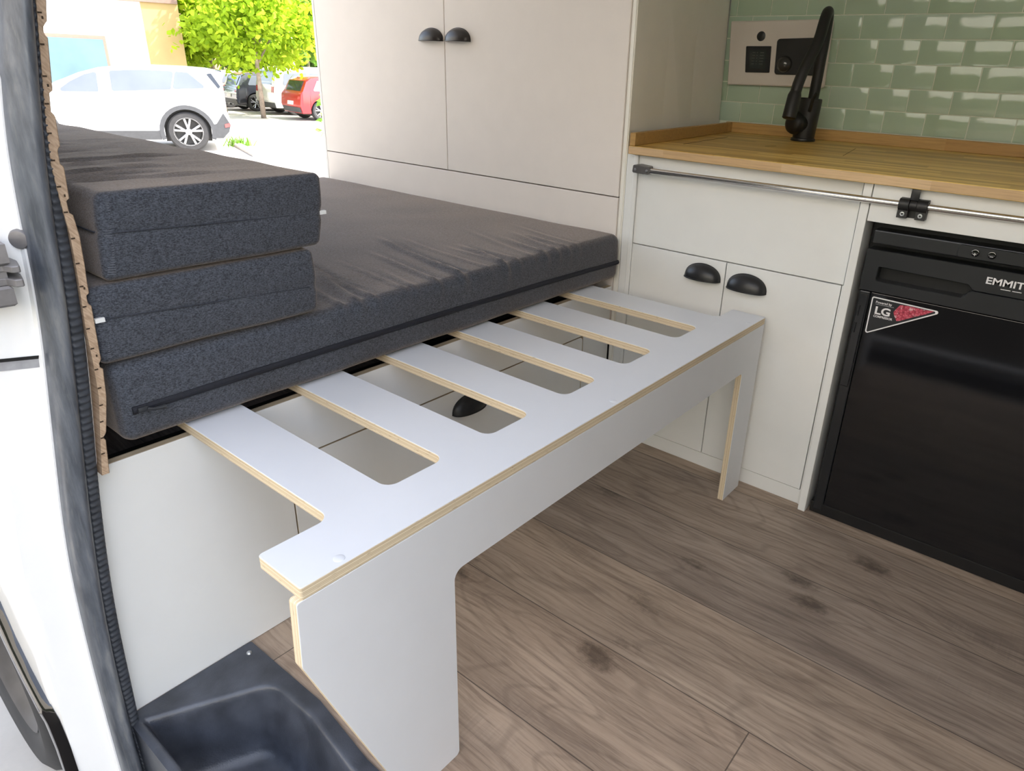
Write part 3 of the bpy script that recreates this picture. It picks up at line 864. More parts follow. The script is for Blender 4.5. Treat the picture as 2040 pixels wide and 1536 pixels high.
for (bxx, bz, sign) in ((0.3967, 0.7058, '+'), (0.4264, 0.7062, '-')):
    q = fr(bxx, bz)
    bt = lathe('button', M['fridge_gloss'], cp, [(0.0, 0.0035), (0.0058, 0.0030), (0.0070, 0.0015), (0.0075, 0.0)], (q[0], FYv - 0.0002, q[1]), (0, -1, 0), 24)
    bm = newbm()
    add_box(bm, q[0] - 0.003, q[0] + 0.003, FYv - 0.0042, FYv - 0.0036, q[1] - 0.0027, q[1] - 0.0017)
    if sign == '+': add_box(bm, q[0] - 0.0005, q[0] + 0.0005, FYv - 0.0042, FYv - 0.0036, q[1] - 0.0052, q[1] + 0.0008)
    link_mesh('button_sign', bm, M['print_white'], bt)
    bm = newbm()
    add_tube(bm, [(q[0] + 0.0066 * math.cos(math.radians(t_)), FYv - 0.0022, q[1] + 0.0066 * math.sin(math.radians(t_))) for t_ in range(20, 165, 12)], 0.0006, 6)
    link_mesh('button_ring', bm, M['steel'], bt, smooth=True)
# door: satin cap with the grip recess, gloss panel below
capz0 = fr(0, 0.587)[1]
pts = [fr(0.1915, 0.6797), (RX, fr(0, 0.6797)[1]), (RX, fr(0, 0.6304)[1]), fr(0.4105, 0.6304), fr(0.3992, 0.6407), fr(0.2234, 0.6437), fr(0.2217, 0.6122), fr(0.3933, 0.6121), fr(0.4085, 0.6290), (RX, fr(0, 0.6290)[1]), (RX, capz0), (fr(0.1915, 0)[0], capz0)]
door = prism('door', [M['fridge_satin']], fg, fillet(pts, [0.004, 0, 0, 0, 0.003, 0.002, 0.006, 0.002, 0, 0, 0, 0], 4), 'y', FYv, FYv + 0.042, bev=0.0012)
hx0, hz0 = fr(0.2190, 0.6085); hx1, hz1 = fr(0.4150, 0.6460)
box('grip_recess', M['fridge_hole'], door, hx0, hx1, FYv + 0.030, FYv + 0.0425, hz0, hz1, 0)
bm = newbm(); add_box(bm, fr(0.2190, 0)[0], RX, FYv + 0.0015, FYv + 0.042, 0.034, capz0 - 0.0012, 0.002, 3)
link_mesh('door_panel', bm, M['fridge_gloss'], door, auto=8)
bm = newbm(); add_box(bm, fr(0.1930, 0)[0], fr(0.2175, 0)[0], FYv + 0.003, FYv + 0.042, 0.012, capz0 - 0.002, 0.003, 2)
link_mesh('door_edge', bm, M['fridge_satin'], door, auto=8)
bm = newbm()
q = fr(0.2055, 0.5555)
add_prism(bm, fillet([(q[0] - 0.0095, 0.36), (q[0] + 0.0085, 0.36), (q[0] + 0.0090, 0.581), (q[0] - 0.0085, 0.5825)], 0.003), 'y', FYv - 0.002, FYv + 0.004, bev=0.001)
for zc in (0.545, 0.505):
    add_tube(bm, [(q[0] - 0.0050, FYv - 0.0018, zc - 0.012), (q[0] - 0.0045, FYv - 0.0018, zc + 0.012)], [0.0032, 0.0032], 10)
link_mesh('hinge_cover', bm, M['fridge_satin'], door, auto=40)
box('plinth', M['fridge_hole'], fg, 0.1905, RX, FYv + 0.004, FYv + 0.04, 0.002, 0.032, 0.001)
# brand lettering (runs out of the picture on the right)
q = fr(0.4278, 0.6500)
text_obj('brand_lettering', 'EMMIT', M['print_white'], door, q[0], q[1], FYv - 0.0002, 0.0132, 0.0003, sx=1.22, bold=0.0004)
bm = newbm()
for xa, xb in ((0.4570, 0.4745), (0.4775, 0.4935)):
    q0 = fr(xa, 0.6428); q1 = fr(xb, 0.6441)
    add_box(bm, q0[0], q1[0], FYv - 0.0004, FYv + 0.0002, q0[1], q1[1])
link_mesh('brand_underline', bm, M['print_white'], door)

# sticker
stk = thing('fridge_sticker', 'triangular red and black compressor sticker with white border on the fridge door', 'sticker', (0.29, FYv, 0.54))
A, B, C_ = fr(0.2236, 0.5770), fr(0.3700, 0.5735), fr(0.2245, 0.4885)
tri = [A, C_, B]
def inset(tri, d):
    cx = sum(p[0] for p in tri) / 3; cz = sum(p[1] for p in tri) / 3
    n = len(tri); out = []
    for i in range(n):
        p0, p1, p2 = map(Vector, (tri[i - 1], tri[i], tri[(i + 1) % n]))
        a_ = (p0 - p1).normalized(); b_ = (p2 - p1).normalized()
        bis = (a_ + b_).normalized(); ang = a_.angle(b_)
        out.append(tuple(p1 + bis * d / math.sin(ang / 2)))
    return out
ys = FYv + 0.0012
def flat(name, mat, parent, poly, y, th=0.0003):
    bm = newbm(); add_prism(bm, poly, 'y', y - th, y)
    return link_mesh(name, bm, mat, parent)
flat('border', M['print_white'], stk, fillet(tri, [0.004, 0.0045, 0.004], 6), ys)
flat('background', M['fridge_satin'], stk, fillet(inset(tri, 0.0026), [0.0025, 0.0025, 0.0025], 6), ys - 0.0003, 0.0002)
def gem_mat():
    t = NT('red_gem_print')
    f = t.voro(t.scale((1, 1, 1)), 230.0)
    g = t.noise(t.obj(), 160.0, 3)
    c = t.ramp(f, [(0.0, (0.75, 0.22, 0.26)), (0.4, (0.55, 0.06, 0.10)), (0.9, (0.22, 0.015, 0.03))])
    c = t.mix(t.ramp(g, [(0.58, 0.0), (0.70, 0.8)]), c, (0.9, 0.62, 0.64))
    t.color(c); t.p(Roughness=0.3)
    return t.m
M['gem'] = gem_mat()
gem = [fr(0.2840, 0.5700), fr(0.3000, 0.5715), fr(0.3300, 0.5705), fr(0.3520, 0.5715), fr(0.3360, 0.5610), fr(0.3120, 0.5480), fr(0.2905, 0.5355), fr(0.2840, 0.5330), fr(0.2765, 0.5440), fr(0.2735, 0.5520), fr(0.2790, 0.5620)]
flat('gem_print', M['gem'], stk, gem, ys - 0.0005, 0.0002)
def stext(name, s, x, z, h, sx=1.0, bold=0.0):
    q = fr(x, z); return text_obj(name, s, M['print_white'], stk, q[0], q[1], ys - 0.0007, h, 0.00015, sx, bold)
stext('lettering', 'Powered by', 0.2335, 0.5638, 0.0050, 0.96, 0.0001)
stext('lettering', 'LG', 0.2345, 0.5395, 0.0165, 1.16, 0.0007)
stext('lettering', 'COMPRESSOR', 0.2345, 0.5318, 0.0048, 0.92, 0.00015)
bm = newbm(); q0 = fr(0.2340, 0.5610); q1 = fr(0.2725, 0.5614)
add_box(bm, q0[0], q1[0], ys - 0.0008, ys - 0.0005, q0[1], q1[1]); link_mesh('lettering_line', bm, M['print_white'], stk)

# ================================================================== FAUCET
fc = thing('kitchen_faucet', 'matt black pull-out kitchen faucet standing on the oak worktop by the tiles', 'faucet', (-0.219, 1.93, 0.841))
FX, FY2 = -0.219, 1.93
lathe('base_flange', M['black_matt'], fc, [(0.0, 0.0), (0.036, 0.0), (0.037, 0.003), (0.036, 0.008), (0.031, 0.010)], (FX, FY2, 0.8412), (0, 0, 1))
lathe('body', M['black_matt'], fc, [(0.032, 0.008), (0.0325, 0.012), (0.0325, 0.120), (0.031, 0.124), (0.0, 0.124)], (FX, FY2, 0.8412), (0.05, 0, 1))
lathe('mixer_knob', M['black_matt'], fc, [(0.0, 0.056), (0.018, 0.054), (0.029, 0.047), (0.033, 0.036), (0.033, 0.030), (0.028, 0.024), (0.024, 0.0)], (FX - 0.002, FY2 - 0.012, 0.892), (-0.42, -0.90, 0.05))
tube('mixer_lever', M['black_matt'], fc, [(FX + 0.018, FY2 - 0.034, 0.93), (FX + 0.028, FY2 - 0.05, 0.965), (FX + 0.038, FY2 - 0.055, 0.982)], [0.0055, 0.005, 0.004], 12)
up = [(-0.2080, FY2, 0.955), (-0.2060, FY2, 1.02)] + bez((-0.2050, FY2, 1.08), (-0.2020, FY2, 1.22), (-0.1900, 1.880, 1.225), (-0.1860, 1.840, 1.135), 14)
dn = bez((-0.1860, 1.840, 1.135), (-0.1840, 1.815, 1.085), (-0.2010, 1.780, 1.055), (-0.2035, 1.762, 0.975), 8)[1:]
tube('spout', M['black_matt'], fc, up + dn, [0.0155] * len(up + dn), 20)
tube('spray_head', M['black_matt'], fc, [(-0.2034, 1.764, 0.982), (-0.2035, 1.761, 0.972), (-0.2042, 1.7465, 0.9130), (-0.2042, 1.746, 0.911)], [0.0160, 0.0190, 0.0195, 0.016], 24)

# ================================================================== SOCKET PLATE
sp = thing('socket_panel', 'cream socket plate with black switch and socket on the green tiles', 'socket panel', (-0.4, 2.05, 1.09))
PY0 = 2.0495
pl = fillet([(-0.5535, 0.9920), (-0.2230, 0.9950), (-0.2300, 1.1900), (-0.5680, 1.1860)], [0.003, 0.008, 0.008, 0.003])
prism('plate', M['plate'], sp, pl, 'y', PY0, 2.0630, bev=0.003)
k = 0.9958
def pq(x, z): return (0.575 + (x - 0.575) * 0.9955, 1.005 + (z - 1.005) * 0.9955)
q = pq(-0.459, 1.1420)
lathe('push_button', M['black'], sp, [(0.0, 0.0025), (0.012, 0.0025), (0.0145, 0.0012), (0.0150, -0.001)], (q[0], PY0, q[1]), (0, -1, 0), 28)
sw = prism('monitor', M['black'], sp, fillet([pq(-0.4974, 1.0324), pq(-0.4125, 1.0335), pq(-0.4188, 1.1130), pq(-0.5061, 1.1120)], 0.003), 'y', PY0 - 0.004, PY0 + 0.002, bev=0.0015)
M['lcd'] = plain('dark_display', (0.030, 0.037, 0.035), 0.15, var=0.1)
prism('screen', M['lcd'], sw, [pq(-0.4840, 1.0440), pq(-0.4290, 1.0440), pq(-0.4320, 1.1010), pq(-0.4900, 1.1010)], 'y', PY0 - 0.0050, PY0 - 0.003)
bm = newbm()
for r_ in range(5):
    z_ = 1.058 + r_ * 0.0085
    for c_, w_ in ((-0.4790, 0.010), (-0.4640, 0.004), (-0.4520, 0.013)):
        p0_ = pq(c_, z_); add_box(bm, p0_[0], p0_[0] + w_, PY0 - 0.0054, PY0 - 0.0049, p0_[1], p0_[1] + 0.0022)
M['lcd_ink'] = plain('display_segments', (0.10, 0.11, 0.10), 0.4, var=0.1)
link_mesh('display_marks', bm, M['lcd_ink'], sw)
sk = prism('socket', M['black'], sp, fillet([pq(-0.3945, 1.0295), pq(-0.2520, 1.0300), pq(-0.2545, 1.1390), pq(-0.4010, 1.1345)], 0.010), 'y', PY0 - 0.006, PY0 + 0.002, bev=0.002)
q = pq(-0.3640, 1.0600)
M['clear_knob'] = plain('glossy_smoked_plug', (0.03, 0.03, 0.03), 0.06, var=0.1, coat=0.6)
lathe('plug_cap', M['clear_knob'], sk, [(0.0, 0.020), (0.012, 0.019), (0.021, 0.013), (0.0245, 0.004), (0.0255, 0.0)], (q[0], PY0 - 0.006, q[1]), (0, -1, 0), 32)

# ================================================================== DOOR PILLAR: lining, seal, body side
inner = sorted([(1.0577, .021), (.9788, .011), (.8949, .003), (.8357, -.0017), (.7729, -.0035), (.7074, -.0076), (.6033, -.0178), (.494, -.0335), (.4149, -.043), (.3317, -.0518), (.2428, -.0592), (.1461, -.0639), (.0291, -.0672), (-.0345, -.0715), (-.1152, -.0725)])
ribt = sorted([(1.0571, .0146), (.9787, .0035), (.8956, -.0098), (.8372, -.0158), (.7758, -.020), (.7114, -.0255), (.6095, -.0368), (.5007, -.0506), (.4231, -.0592), (.3415, -.0683), (.2539, -.0755), (.1596, -.0813), (.0447, -.0845), (-.0251, -.0850), (-.1047, -.0850)])
outt = sorted([(1.0543, -.0149), (.9779, -.0312), (.8974, -.0426), (.8406, -.0473), (.7806, -.0491), (.7173, -.0516), (.6183, -.0641), (.5127, -.0784), (.4373, -.087), (.359, -.0976), (.2717, -.1015), (.1791, -.1062), (.0668, -.1083), (.0023, -.1104), (-.0743, -.1110)])
def prof_top(tab, z):   # lean on above the measured range
    zt = tab[-1][0]
    if z > zt: return tab[-1][1] + (z - zt) * 0.16
    return smooth_tab(tab, min(z, zt - 0.0)) if z < zt - 0.08 else interp(tab, z)
seal = thing('door_seal', 'grey-black rubber door seal with ribbed inner lip on the side door pillar', 'door seal', (-0.44, -0.06, 0.0))
bm = newbm(); rings = []
NZ = 240
for i in range(NZ + 1):
    z = -0.26 + (1.70 + 0.26) * i / NZ
    yo = prof_top(outt, z); yr = prof_top(ribt, z)
    ring = []
    for kk in range(13):
        th = math.pi * kk / 12
        ym = (yo + yr) / 2; hw = (yr - yo) / 2
        y = ym - hw * math.cos(th)
        lob = math.sin(th) ** 0.75
        ring.append(bm.verts.new((-0.4475 + 0.026 * lob - 0.004 * math.sin(2 * th) , y, z)))
    rings.append(ring)
for a, b in zip(rings, rings[1:]):
    for kk in range(12): bm.faces.new((a[kk], a[kk + 1], b[kk + 1], b[kk]))
link_mesh('seal_bulb', bm, M['seal'], seal, smooth=True)
bm = newbm(); rings = []
NZ = 1100
for i in range(NZ + 1):
    z = -0.26 + (1.70 + 0.26) * i / NZ
    yr = prof_top(ribt, z) - 0.0005; yi = prof_top(inner, z)
    ribm = 0.5 + 0.5 * math.sin(z * 2 * math.pi / 0.0098)
    ribm = min(1.0, max(0.0, ribm * 1.5 - 0.25))
    w = yi - yr
    ring = [bm.verts.new((-0.4470, yr, z)), bm.verts.new((-0.4395, yr + w * 0.08, z)), bm.verts.new((-0.4402 + 0.0028 * ribm, yr + w * 0.25, z)),
            bm.verts.new((-0.4413 + 0.0032 * ribm, yr + w * 0.62, z)), bm.verts.new((-0.4420 + 0.0006 * ribm, yr + w * 0.92, z)), bm.verts.new((-0.4475, yi, z))]
    rings.append(ring)
for a, b in zip(rings, rings[1:]):
    for kk in range(5): bm.faces.new((a[kk], a[kk + 1], b[kk + 1], b[kk]))
link_mesh('ribbed_lip', bm, M['seal_dark'], seal, smooth=True)

# lining: kerf-cut plywood lining the van side; its edge shows beside the seal
tR = sorted([(1.0595, .0366), (1.0276, .0306), (.9362, .0185), (.9043, .0165), (.8744, .0149), (.8347, .0124), (.8125, .0123), (.7861, .0140), (.7468, .0119), (.7267, .0101), (.6851, .0081), (.624, .0049), (.6089, .005), (.5604, .0003), (.5308, -.0056), (.4935, -.0137), (.4657, -.0166)])
tL = sorted([(1.0586, .0259), (1.0055, .0182), (.9221, .006), (.8754, .0011), (.8327, .0016), (.788, .0032), (.7354, .0007), (.6669, -.0047), (.6161, -.006), (.5637, -.0092), (.5192, -.017), (.4657, -.0258)])
def up_t(tab, z):
    zt = tab[-1][0]
    return tab[-1][1] + (z - zt) * 0.16 if z > zt else interp(tab, z)
tR = [(z + (1.005 - z) * 0.0212, y + (-0.306 - y) * 0.0212) for z, y in tR]
tL = [(z + (1.005 - z) * 0.0212, y + (-0.306 - y) * 0.0212) for z, y in tL]
notches = [(0.935, 0.962), (0.876, 0.899), (0.818, 0.838), (0.700, 0.716), (0.610, 0.623), (0.508, 0.516), (1.02, 1.035), (1.10, 1.12), (1.2, 1.22)]
bm = newbm(); rings = []
NZ = 420
kerf = [0.4885, 0.512, 0.536, 0.560, 0.585, 0.612, 0.642, 0.670, 0.700, 0.727, 0.757, 0.789, 0.822, 0.853, 0.884, 0.915, 0.948, 0.978, 1.012, 1.045]
for i in range(NZ + 1):
    z = 0.456 + (1.70 - 0.456) * i / NZ
    yl, yr = up_t(tL, z), up_t(tR, z)
    for a_, b_ in notches:
        if a_ < z < b_: yr -= 0.0036 * min(1.0, min(z - a_, b_ - z) / 0.0025)
    rings.append([bm.verts.new((-1.80, yl - 0.004, z)), bm.verts.new((-0.4380, yl, z)), bm.verts.new((-0.4380, yr - 0.0012, z)), bm.verts.new((-0.4395, yr, z)), bm.verts.new((-0.4600, yr - 0.001, z)), bm.verts.new((-1.80, yr - 0.016, z))])
for a, b in zip(rings, rings[1:]):
    for kk in range(6):
        f = bm.faces.new((a[kk], a[(kk + 1) % 6], b[(kk + 1) % 6], b[kk])); f.material_index = 1 if kk == 4 else 0
bm.faces.new(rings[0]); bm.faces.new(rings[-1])
lin = struct(link_mesh('trim_1', bm, [M['lining'], M['nobounce']], auto=40))
bm = newbm()
for kz in kerf:
    yl, yr = up_t(tL, kz), up_t(tR, kz)
    add_box(bm, -0.4385, -0.4373, yl + 0.0002, yl + 0.0045, kz - 0.0009, kz + 0.0009)
for kz in (0.631, 0.724, 0.842, 0.968, 1.04):
    yr = up_t(tR, kz); add_box(bm, -0.4385, -0.4373, yr - 0.0058, yr - 0.0040, kz - 0.0015, kz + 0.0015)
link_mesh('kerf_cuts', bm, M['dark_gap'], lin)

# van body side: pillar flange + outer skin with the wheel arch cut out of its lower edge
def skin_y(z): return prof_top(outt, z)
low_tab = [(-1.86, 0.0), (-1.45, 0.10), (-1.30, 0.24), (-1.15, 0.29), (-1.0, 0.31), (-0.85, 0.30), (-0.70, 0.285), (-0.604, 0.218), (-0.571, 0.169), (-0.535, 0.131), (-0.482, 0.090), (-0.473, 0.067), (-0.468, 0.03), (-0.463, -0.05), (-0.461, -0.30), (-0.44, -0.40)]
def skin_pt(x, z):
    bulge = 0.030 * math.exp(-((z - 0.20) / 0.45) ** 2)
    d = interp([(-1.86, 0.055), (-1.0, 0.062), (-0.70, 0.062), (-0.48, 0.056), (-0.462, 0.050), (-0.456, 0.004)], x)
    k = interp([(-1.86, 0.5), (-1.0, 0.6), (-0.70, 0.5), (-0.48, 0.15), (-0.456, 0.0)], x)
    return skin_y(z) - d
cols = [-0.456, -0.4575, -0.459, -0.4605, -0.462, -0.4625, -0.4635, -0.466, -0.468, -0.473, -0.48, -0.49, -0.515, -0.535, -0.552, -0.571, -0.604, -0.65, -0.70, -0.757, -0.80, -0.85, -0.92, -1.0, -1.15, -1.30, -1.45, -1.86]
bm = newbm(); grid = []
NZs = 60
def colz(x, i):
    z0 = interp(low_tab, x); return z0 + (1.75 - z0) * (i / NZs)
for i in range(NZs + 1):
    z = colz(-0.456, i); yi = prof_top(inner, z); yo = skin_y(z)
    ring = [bm.verts.new((-0.4640, yi + 0.008 if z > 0.46 else yi - 0.006, z)), bm.verts.new((-0.4495, yi + 0.0015 if z > 0.46 else yi - 0.006, z)), bm.verts.new((-0.4485, yo - 0.002, z))]
    for x in cols:
        zz_ = colz(x, i); ring.append(bm.verts.new((x, skin_pt(x, zz_), zz_)))
    ring.append(bm.verts.new((-1.86, skin_pt(-1.86, colz(-1.86, i)) + 0.05, colz(-1.86, i))))
    grid.append(ring)
for a_, b_ in zip(grid, grid[1:]):
    for kk in range(len(a_) - 1): bm.faces.new((a_[kk], a_[kk + 1], b_[kk + 1], b_[kk]))
bodyside = struct(link_mesh('van_body_side', bm, M['van_white'], auto=60))
# gloss black arch trim along that cut
path = [(-1.15, 0.29), (-1.0, 0.31), (-0.85, 0.30), (-0.70, 0.285), (-0.604, 0.218), (-0.571, 0.169), (-0.535, 0.131), (-0.482, 0.090), (-0.473, 0.067), (-0.470, 0.045), (-0.466, 0.01), (-0.4645, -0.05), (-0.463, -0.15)]
pf = []
for (xa, za), (xb, zb) in zip(path, path[1:]):
    for q_ in range(4): pf.append((xa + (xb - xa) * q_ / 4, za + (zb - za) * q_ / 4))
pf.append(path[-1])
bm = newbm(); rings = []
for i_, (x, z) in enumerate(pf):
    x2, z2 = pf[min(i_ + 1, len(pf) - 1)]; x1, z1 = pf[max(i_ - 1, 0)]
    tx, tz = x2 - x1, z2 - z1; ln = math.hypot(tx, tz); nx, nz = tz / ln, -tx / ln   # towards the wheel
    if nx > 0: nx, nz = -nx, -nz
    y = skin_pt(x, z)
    prof = [(-0.006, 0.001), (-0.004, -0.007), (0.002, -0.012), (0.014, -0.014), (0.028, -0.010), (0.034, 0.000), (0.032, 0.030)]
    rings.append([bm.verts.new((x + nx * u_, y + v_, z + nz * u_)) for u_, v_ in prof])
for a_, b_ in zip(rings, rings[1:]):
    for kk in range(6): bm.faces.new((a_[kk], a_[kk + 1], b_[kk + 1], b_[kk]))
link_mesh('arch_trim', bm, M['gloss_trim'], bodyside, smooth=True)
bm = newbm(); add_box(bm, -1.78, -0.53, -0.085, -0.060, -0.34, 0.235)
link_mesh('arch_liner', bm, M['black_matt'], bodyside)
# pocket of the sliding rail in the door jamb and door hardware
bm = newbm()
def jy(u): return -0.0545 - 0.075 * u
rings = []
for k in range(9):
    y = jy(k / 8); xj = interp([(-0.125, -0.4625), (-0.1105, -0.4618), (-0.0600, -0.4560), (-0.05, -0.4560)], y) + 0.0012
    zc = 0.6405 + 0.010 * k / 8
    rings.append([bm.verts.new((xj, y, zc - 0.0145)), bm.verts.new((xj - 0.0004, y, zc - 0.003)), bm.verts.new((xj + 0.0004, y, zc)), bm.verts.new((xj + 0.0006, y, zc + 0.002))])
for a_, b_ in zip(rings, rings[1:]):
    for kk in range(3):
        f = bm.faces.new((a_[kk], a_[kk + 1], b_[kk + 1], b_[kk])); f.material_index = 1 if kk else 0
M['rail_grey'] = plain('grey_rail_pocket', (0.30, 0.30, 0.31), 0.5, var=0.25, scale=40)
link_mesh('rail_pocket', bm, [M['rail_grey'], M['black_matt']], bodyside, auto=40)
M['dull_metal'] = plain('cast_bracket_metal', (0.22, 0.21, 0.21), 0.45, metal=0.4, var=0.2, scale=40)
lathe('door_buffer', M['dull_metal'], bodyside, [(0.0, 0.013), (0.006, 0.013), (0.0105, 0.012), (0.0125, 0.009), (0.0125, 0.004), (0.0145, 0.003), (0.015, -0.006)], (-0.4580, -0.0465, 0.7935), (0.72, -0.69, 0), 28)
hg = thing('door_carriage', 'grey metal roller carriage of the sliding door at the left picture edge', 'carriage', (-0.52, -0.085, 0.70))
bm = newbm()
for z0_, z1_ in ((0.7640, 0.7720), (0.7470, 0.7560)):
    add_prism(bm, fillet([(-0.408, -0.0700), (-0.410, -0.078), (-0.424, -0.083), (-0.424, -0.120), (-0.470, -0.120), (-0.470, -0.0660), (-0.440, -0.0640)], 0.002), 'z', z0_, z1_, bev=0.001)
add_prism(bm, fillet([(0.772, -0.0760), (0.772, -0.118), (0.815, -0.118), (0.806, -0.092)], 0.003) and [(-0.418, -0.0760), (-0.424, -0.118), (-0.466, -0.118), (-0.466, -0.0740)], 'z', 0.772, 0.800, bev=0.003)
add_prism(bm, [(-0.420, -0.0790), (-0.424, -0.116), (-0.466, -0.116), (-0.466, -0.0760)], 'z', 0.722, 0.747, bev=0.003)
add_prism(bm, [(-0.426, -0.080), (-0.428, -0.112), (-0.464, -0.112), (-0.464, -0.072)], 'z', 0.755, 0.765)
link_mesh('bracket', bm, M['dull_metal'], hg, auto=35)
# rear wheel in the arch
wh = thing('van_wheel', 'black van tyre under the glossy wheel arch at the lower left', 'wheel', (-1.12, -0.02, -0.25))
lathe('tyre', M['tyre'], wh, [(0.19, 0.085), (0.21, 0.10), (0.27, 0.108), (0.295, 0.095), (0.310, 0.070), (0.311, 0.03), (0.310, 0.01), (0.28, -0.008), (0.19, -0.008)], (-1.12, -0.035, -0.25), (0, -1, 0), 56)
M['dark_rim'] = plain('dark_wheel_rim', (0.06, 0.055, 0.055), 0.4, var=0.2)
lathe('rim', M['dark_rim'], wh, [(0.0, 0.05), (0.06, 0.05), (0.07, 0.03), (0.16, 0.045), (0.185, 0.09), (0.20, 0.098), (0.20, 0.085)], (-1.12, -0.035, -0.25), (0, -1, 0), 40)

# ---- step well of the side door
step = thing('entry_step', 'black moulded plastic step tray in the side door opening', 'step', (-0.2, 0.02, -0.15))
def loop(bm, pts): return [bm.verts.new(p) for p in pts]
bm = newbm()
rim_o = fillet([(-0.4630, -0.082), (-0.4630, 0.1355), (-0.25, 0.1400), (-0.10, 0.1225), (0.93, 0.1205), (0.93, -0.082)], [0, 0.004, 0, 0, 0.004, 0], 8)
lip_ = [(-0.4440, -0.0715), (-0.3480, 0.1120), (-0.235, 0.1155), (-0.11, 0.1000), (0.90, 0.1000), (0.90, -0.0715)]
rad_ = [0.006, 0.05, 0.05, 0.05, 0.05, 0.02]
def inset_poly(pts, d):
    n = len(pts); out = []
    ar = sum(pts[i][0] * pts[(i + 1) % n][1] - pts[(i + 1) % n][0] * pts[i][1] for i in range(n))
    s = 1 if ar > 0 else -1
    for i in range(n):
        p0, p1, p2 = Vector(pts[i - 1]), Vector(pts[i]), Vector(pts[(i + 1) % n])
        e1 = (p1 - p0).normalized(); e2 = (p2 - p1).normalized()
        n1 = Vector((-e1.y, e1.x)) * s; n2 = Vector((-e2.y, e2.x)) * s
        b = (n1 + n2); b = b / max(0.3, b.length_squared) * 2
        out.append(tuple(p1 + b * d))
    return out
def rounded(d): return fillet(inset_poly(lip_, d), [max(0.004, r - d * 0.4) if r else 0 for r in rad_], 8)
seq = [(-0.0055, 0.0045), (-0.001, 0.0045), (0.003, 0.0025), (0.006, -0.002), (0.008, -0.010), (0.020, -0.085), (0.028, -0.112), (0.037, -0.122), (0.052, -0.126), (0.10, -0.127)]
loops = [[bm.verts.new((x, y, z)) for x, y in rounded(d)] for d, z in seq]
for A_, B_ in zip(loops, loops[1:]):
    n = len(A_)
    for i in range(n): bm.faces.new((A_[i], A_[(i + 1) % n], B_[(i + 1) % n], B_[i]))
bm.faces.new(loops[-1])
# rim sheet between the outer outline and the lip
ro = [bm.verts.new((x, y, 0.0035)) for x, y in rim_o]
lp = loops[0]
es = []
def edge_loop(vs):
    out = []
    for i in range(len(vs)):
        e = bm.edges.get((vs[i], vs[(i + 1) % len(vs)])) or bm.edges.new((vs[i], vs[(i + 1) % len(vs)]))
        out.append(e)
    return out
es = edge_loop(ro) + edge_loop(lp)
bmesh.ops.triangle_fill(bm, use_beauty=True, edges=es)
rd = [bm.verts.new((v.co.x, v.co.y + 0.001, -0.30 if v.co.y < 0 else -0.002)) for v in ro]
for i in range(len(ro)): bm.faces.new((ro[i], ro[(i + 1) % len(ro)], rd[(i + 1) % len(ro)], rd[i]))
link_mesh('step_tray', bm, M['tray'], step, auto=50)
lathe('screw', M['screw'], step, [(0.0, 0.0035), (0.003, 0.0032), (0.0045, 0.0018), (0.0050, 0.0)], (-0.4385, 0.1180, 0.0040), (0, 0, 1), 18)

# ================================================================== OUTSIDE
G = -0.56
bm = newbm(); add_box(bm, -70, 30, -30, 70, G - 0.2, G)
struct(link_mesh('ground', bm, M['ground']))
U = Vector((0.42, 0.907, 0)).normalized(); Wd = Vector((-U.y, U.x, 0))
P0 = Vector((-12.662, 5.763, G))
def out(s, w, z=0.0): return P0 + U * s + Wd * w + Vector((0, 0, z))

def wheel(parent, loc, r, width, side, name='wheel', spokes=5, alloy='alloy'):
    """axis along local Y, outer face towards side*Y"""
    w = lathe(name, M['tyre'], parent, [(r * 0.66, -width / 2), (r * 0.92, -width / 2), (r, -width * 0.36), (r, width * 0.36), (r * 0.92, width / 2), (r * 0.70, width / 2), (r * 0.66, width * 0.42)], loc, (0, side, 0), 40)
    bm = newbm()
    add_lathe(bm, [(r * 0.70, width * 0.46), (r * 0.68, width * 0.50), (r * 0.63, width * 0.48), (r * 0.60, width * 0.28), (r * 0.10, width * 0.22), (0, width * 0.22)], loc, (0, side, 0), 40, mi=1)
    add_lathe(bm, [(r * 0.16, width * 0.2), (r * 0.16, width * 0.44), (r * 0.10, width * 0.48), (0, width * 0.48)], loc, (0, side, 0), 20)
    o = Vector(loc)
    for k in range(spokes):
        a = 2 * math.pi * k / spokes + 0.3
        for da in (-0.13, 0.13):
            d0 = Vector((math.cos(a), 0, math.sin(a))); d1 = Vector((math.cos(a + da * 1.6), 0, math.sin(a + da * 1.6)))
            p0 = o + d0 * r * 0.12 + Vector((0, side * width * 0.42, 0)); p1 = o + d1 * r * 0.66 + Vector((0, side * width * 0.46, 0))
            add_tube(bm, [tuple(p0), tuple(p1)], [r * 0.055, r * 0.065], 8)
    add_lathe(bm, [(r * 0.64, width * 0.40), (r * 0.69, width * 0.50), (r * 0.71, width * 0.50), (r * 0.71, width * 0.40)], loc, (0, side, 0), 40)
    link_mesh('rim', bm, [M[alloy], M['black_matt']], w, auto=40)
    return w

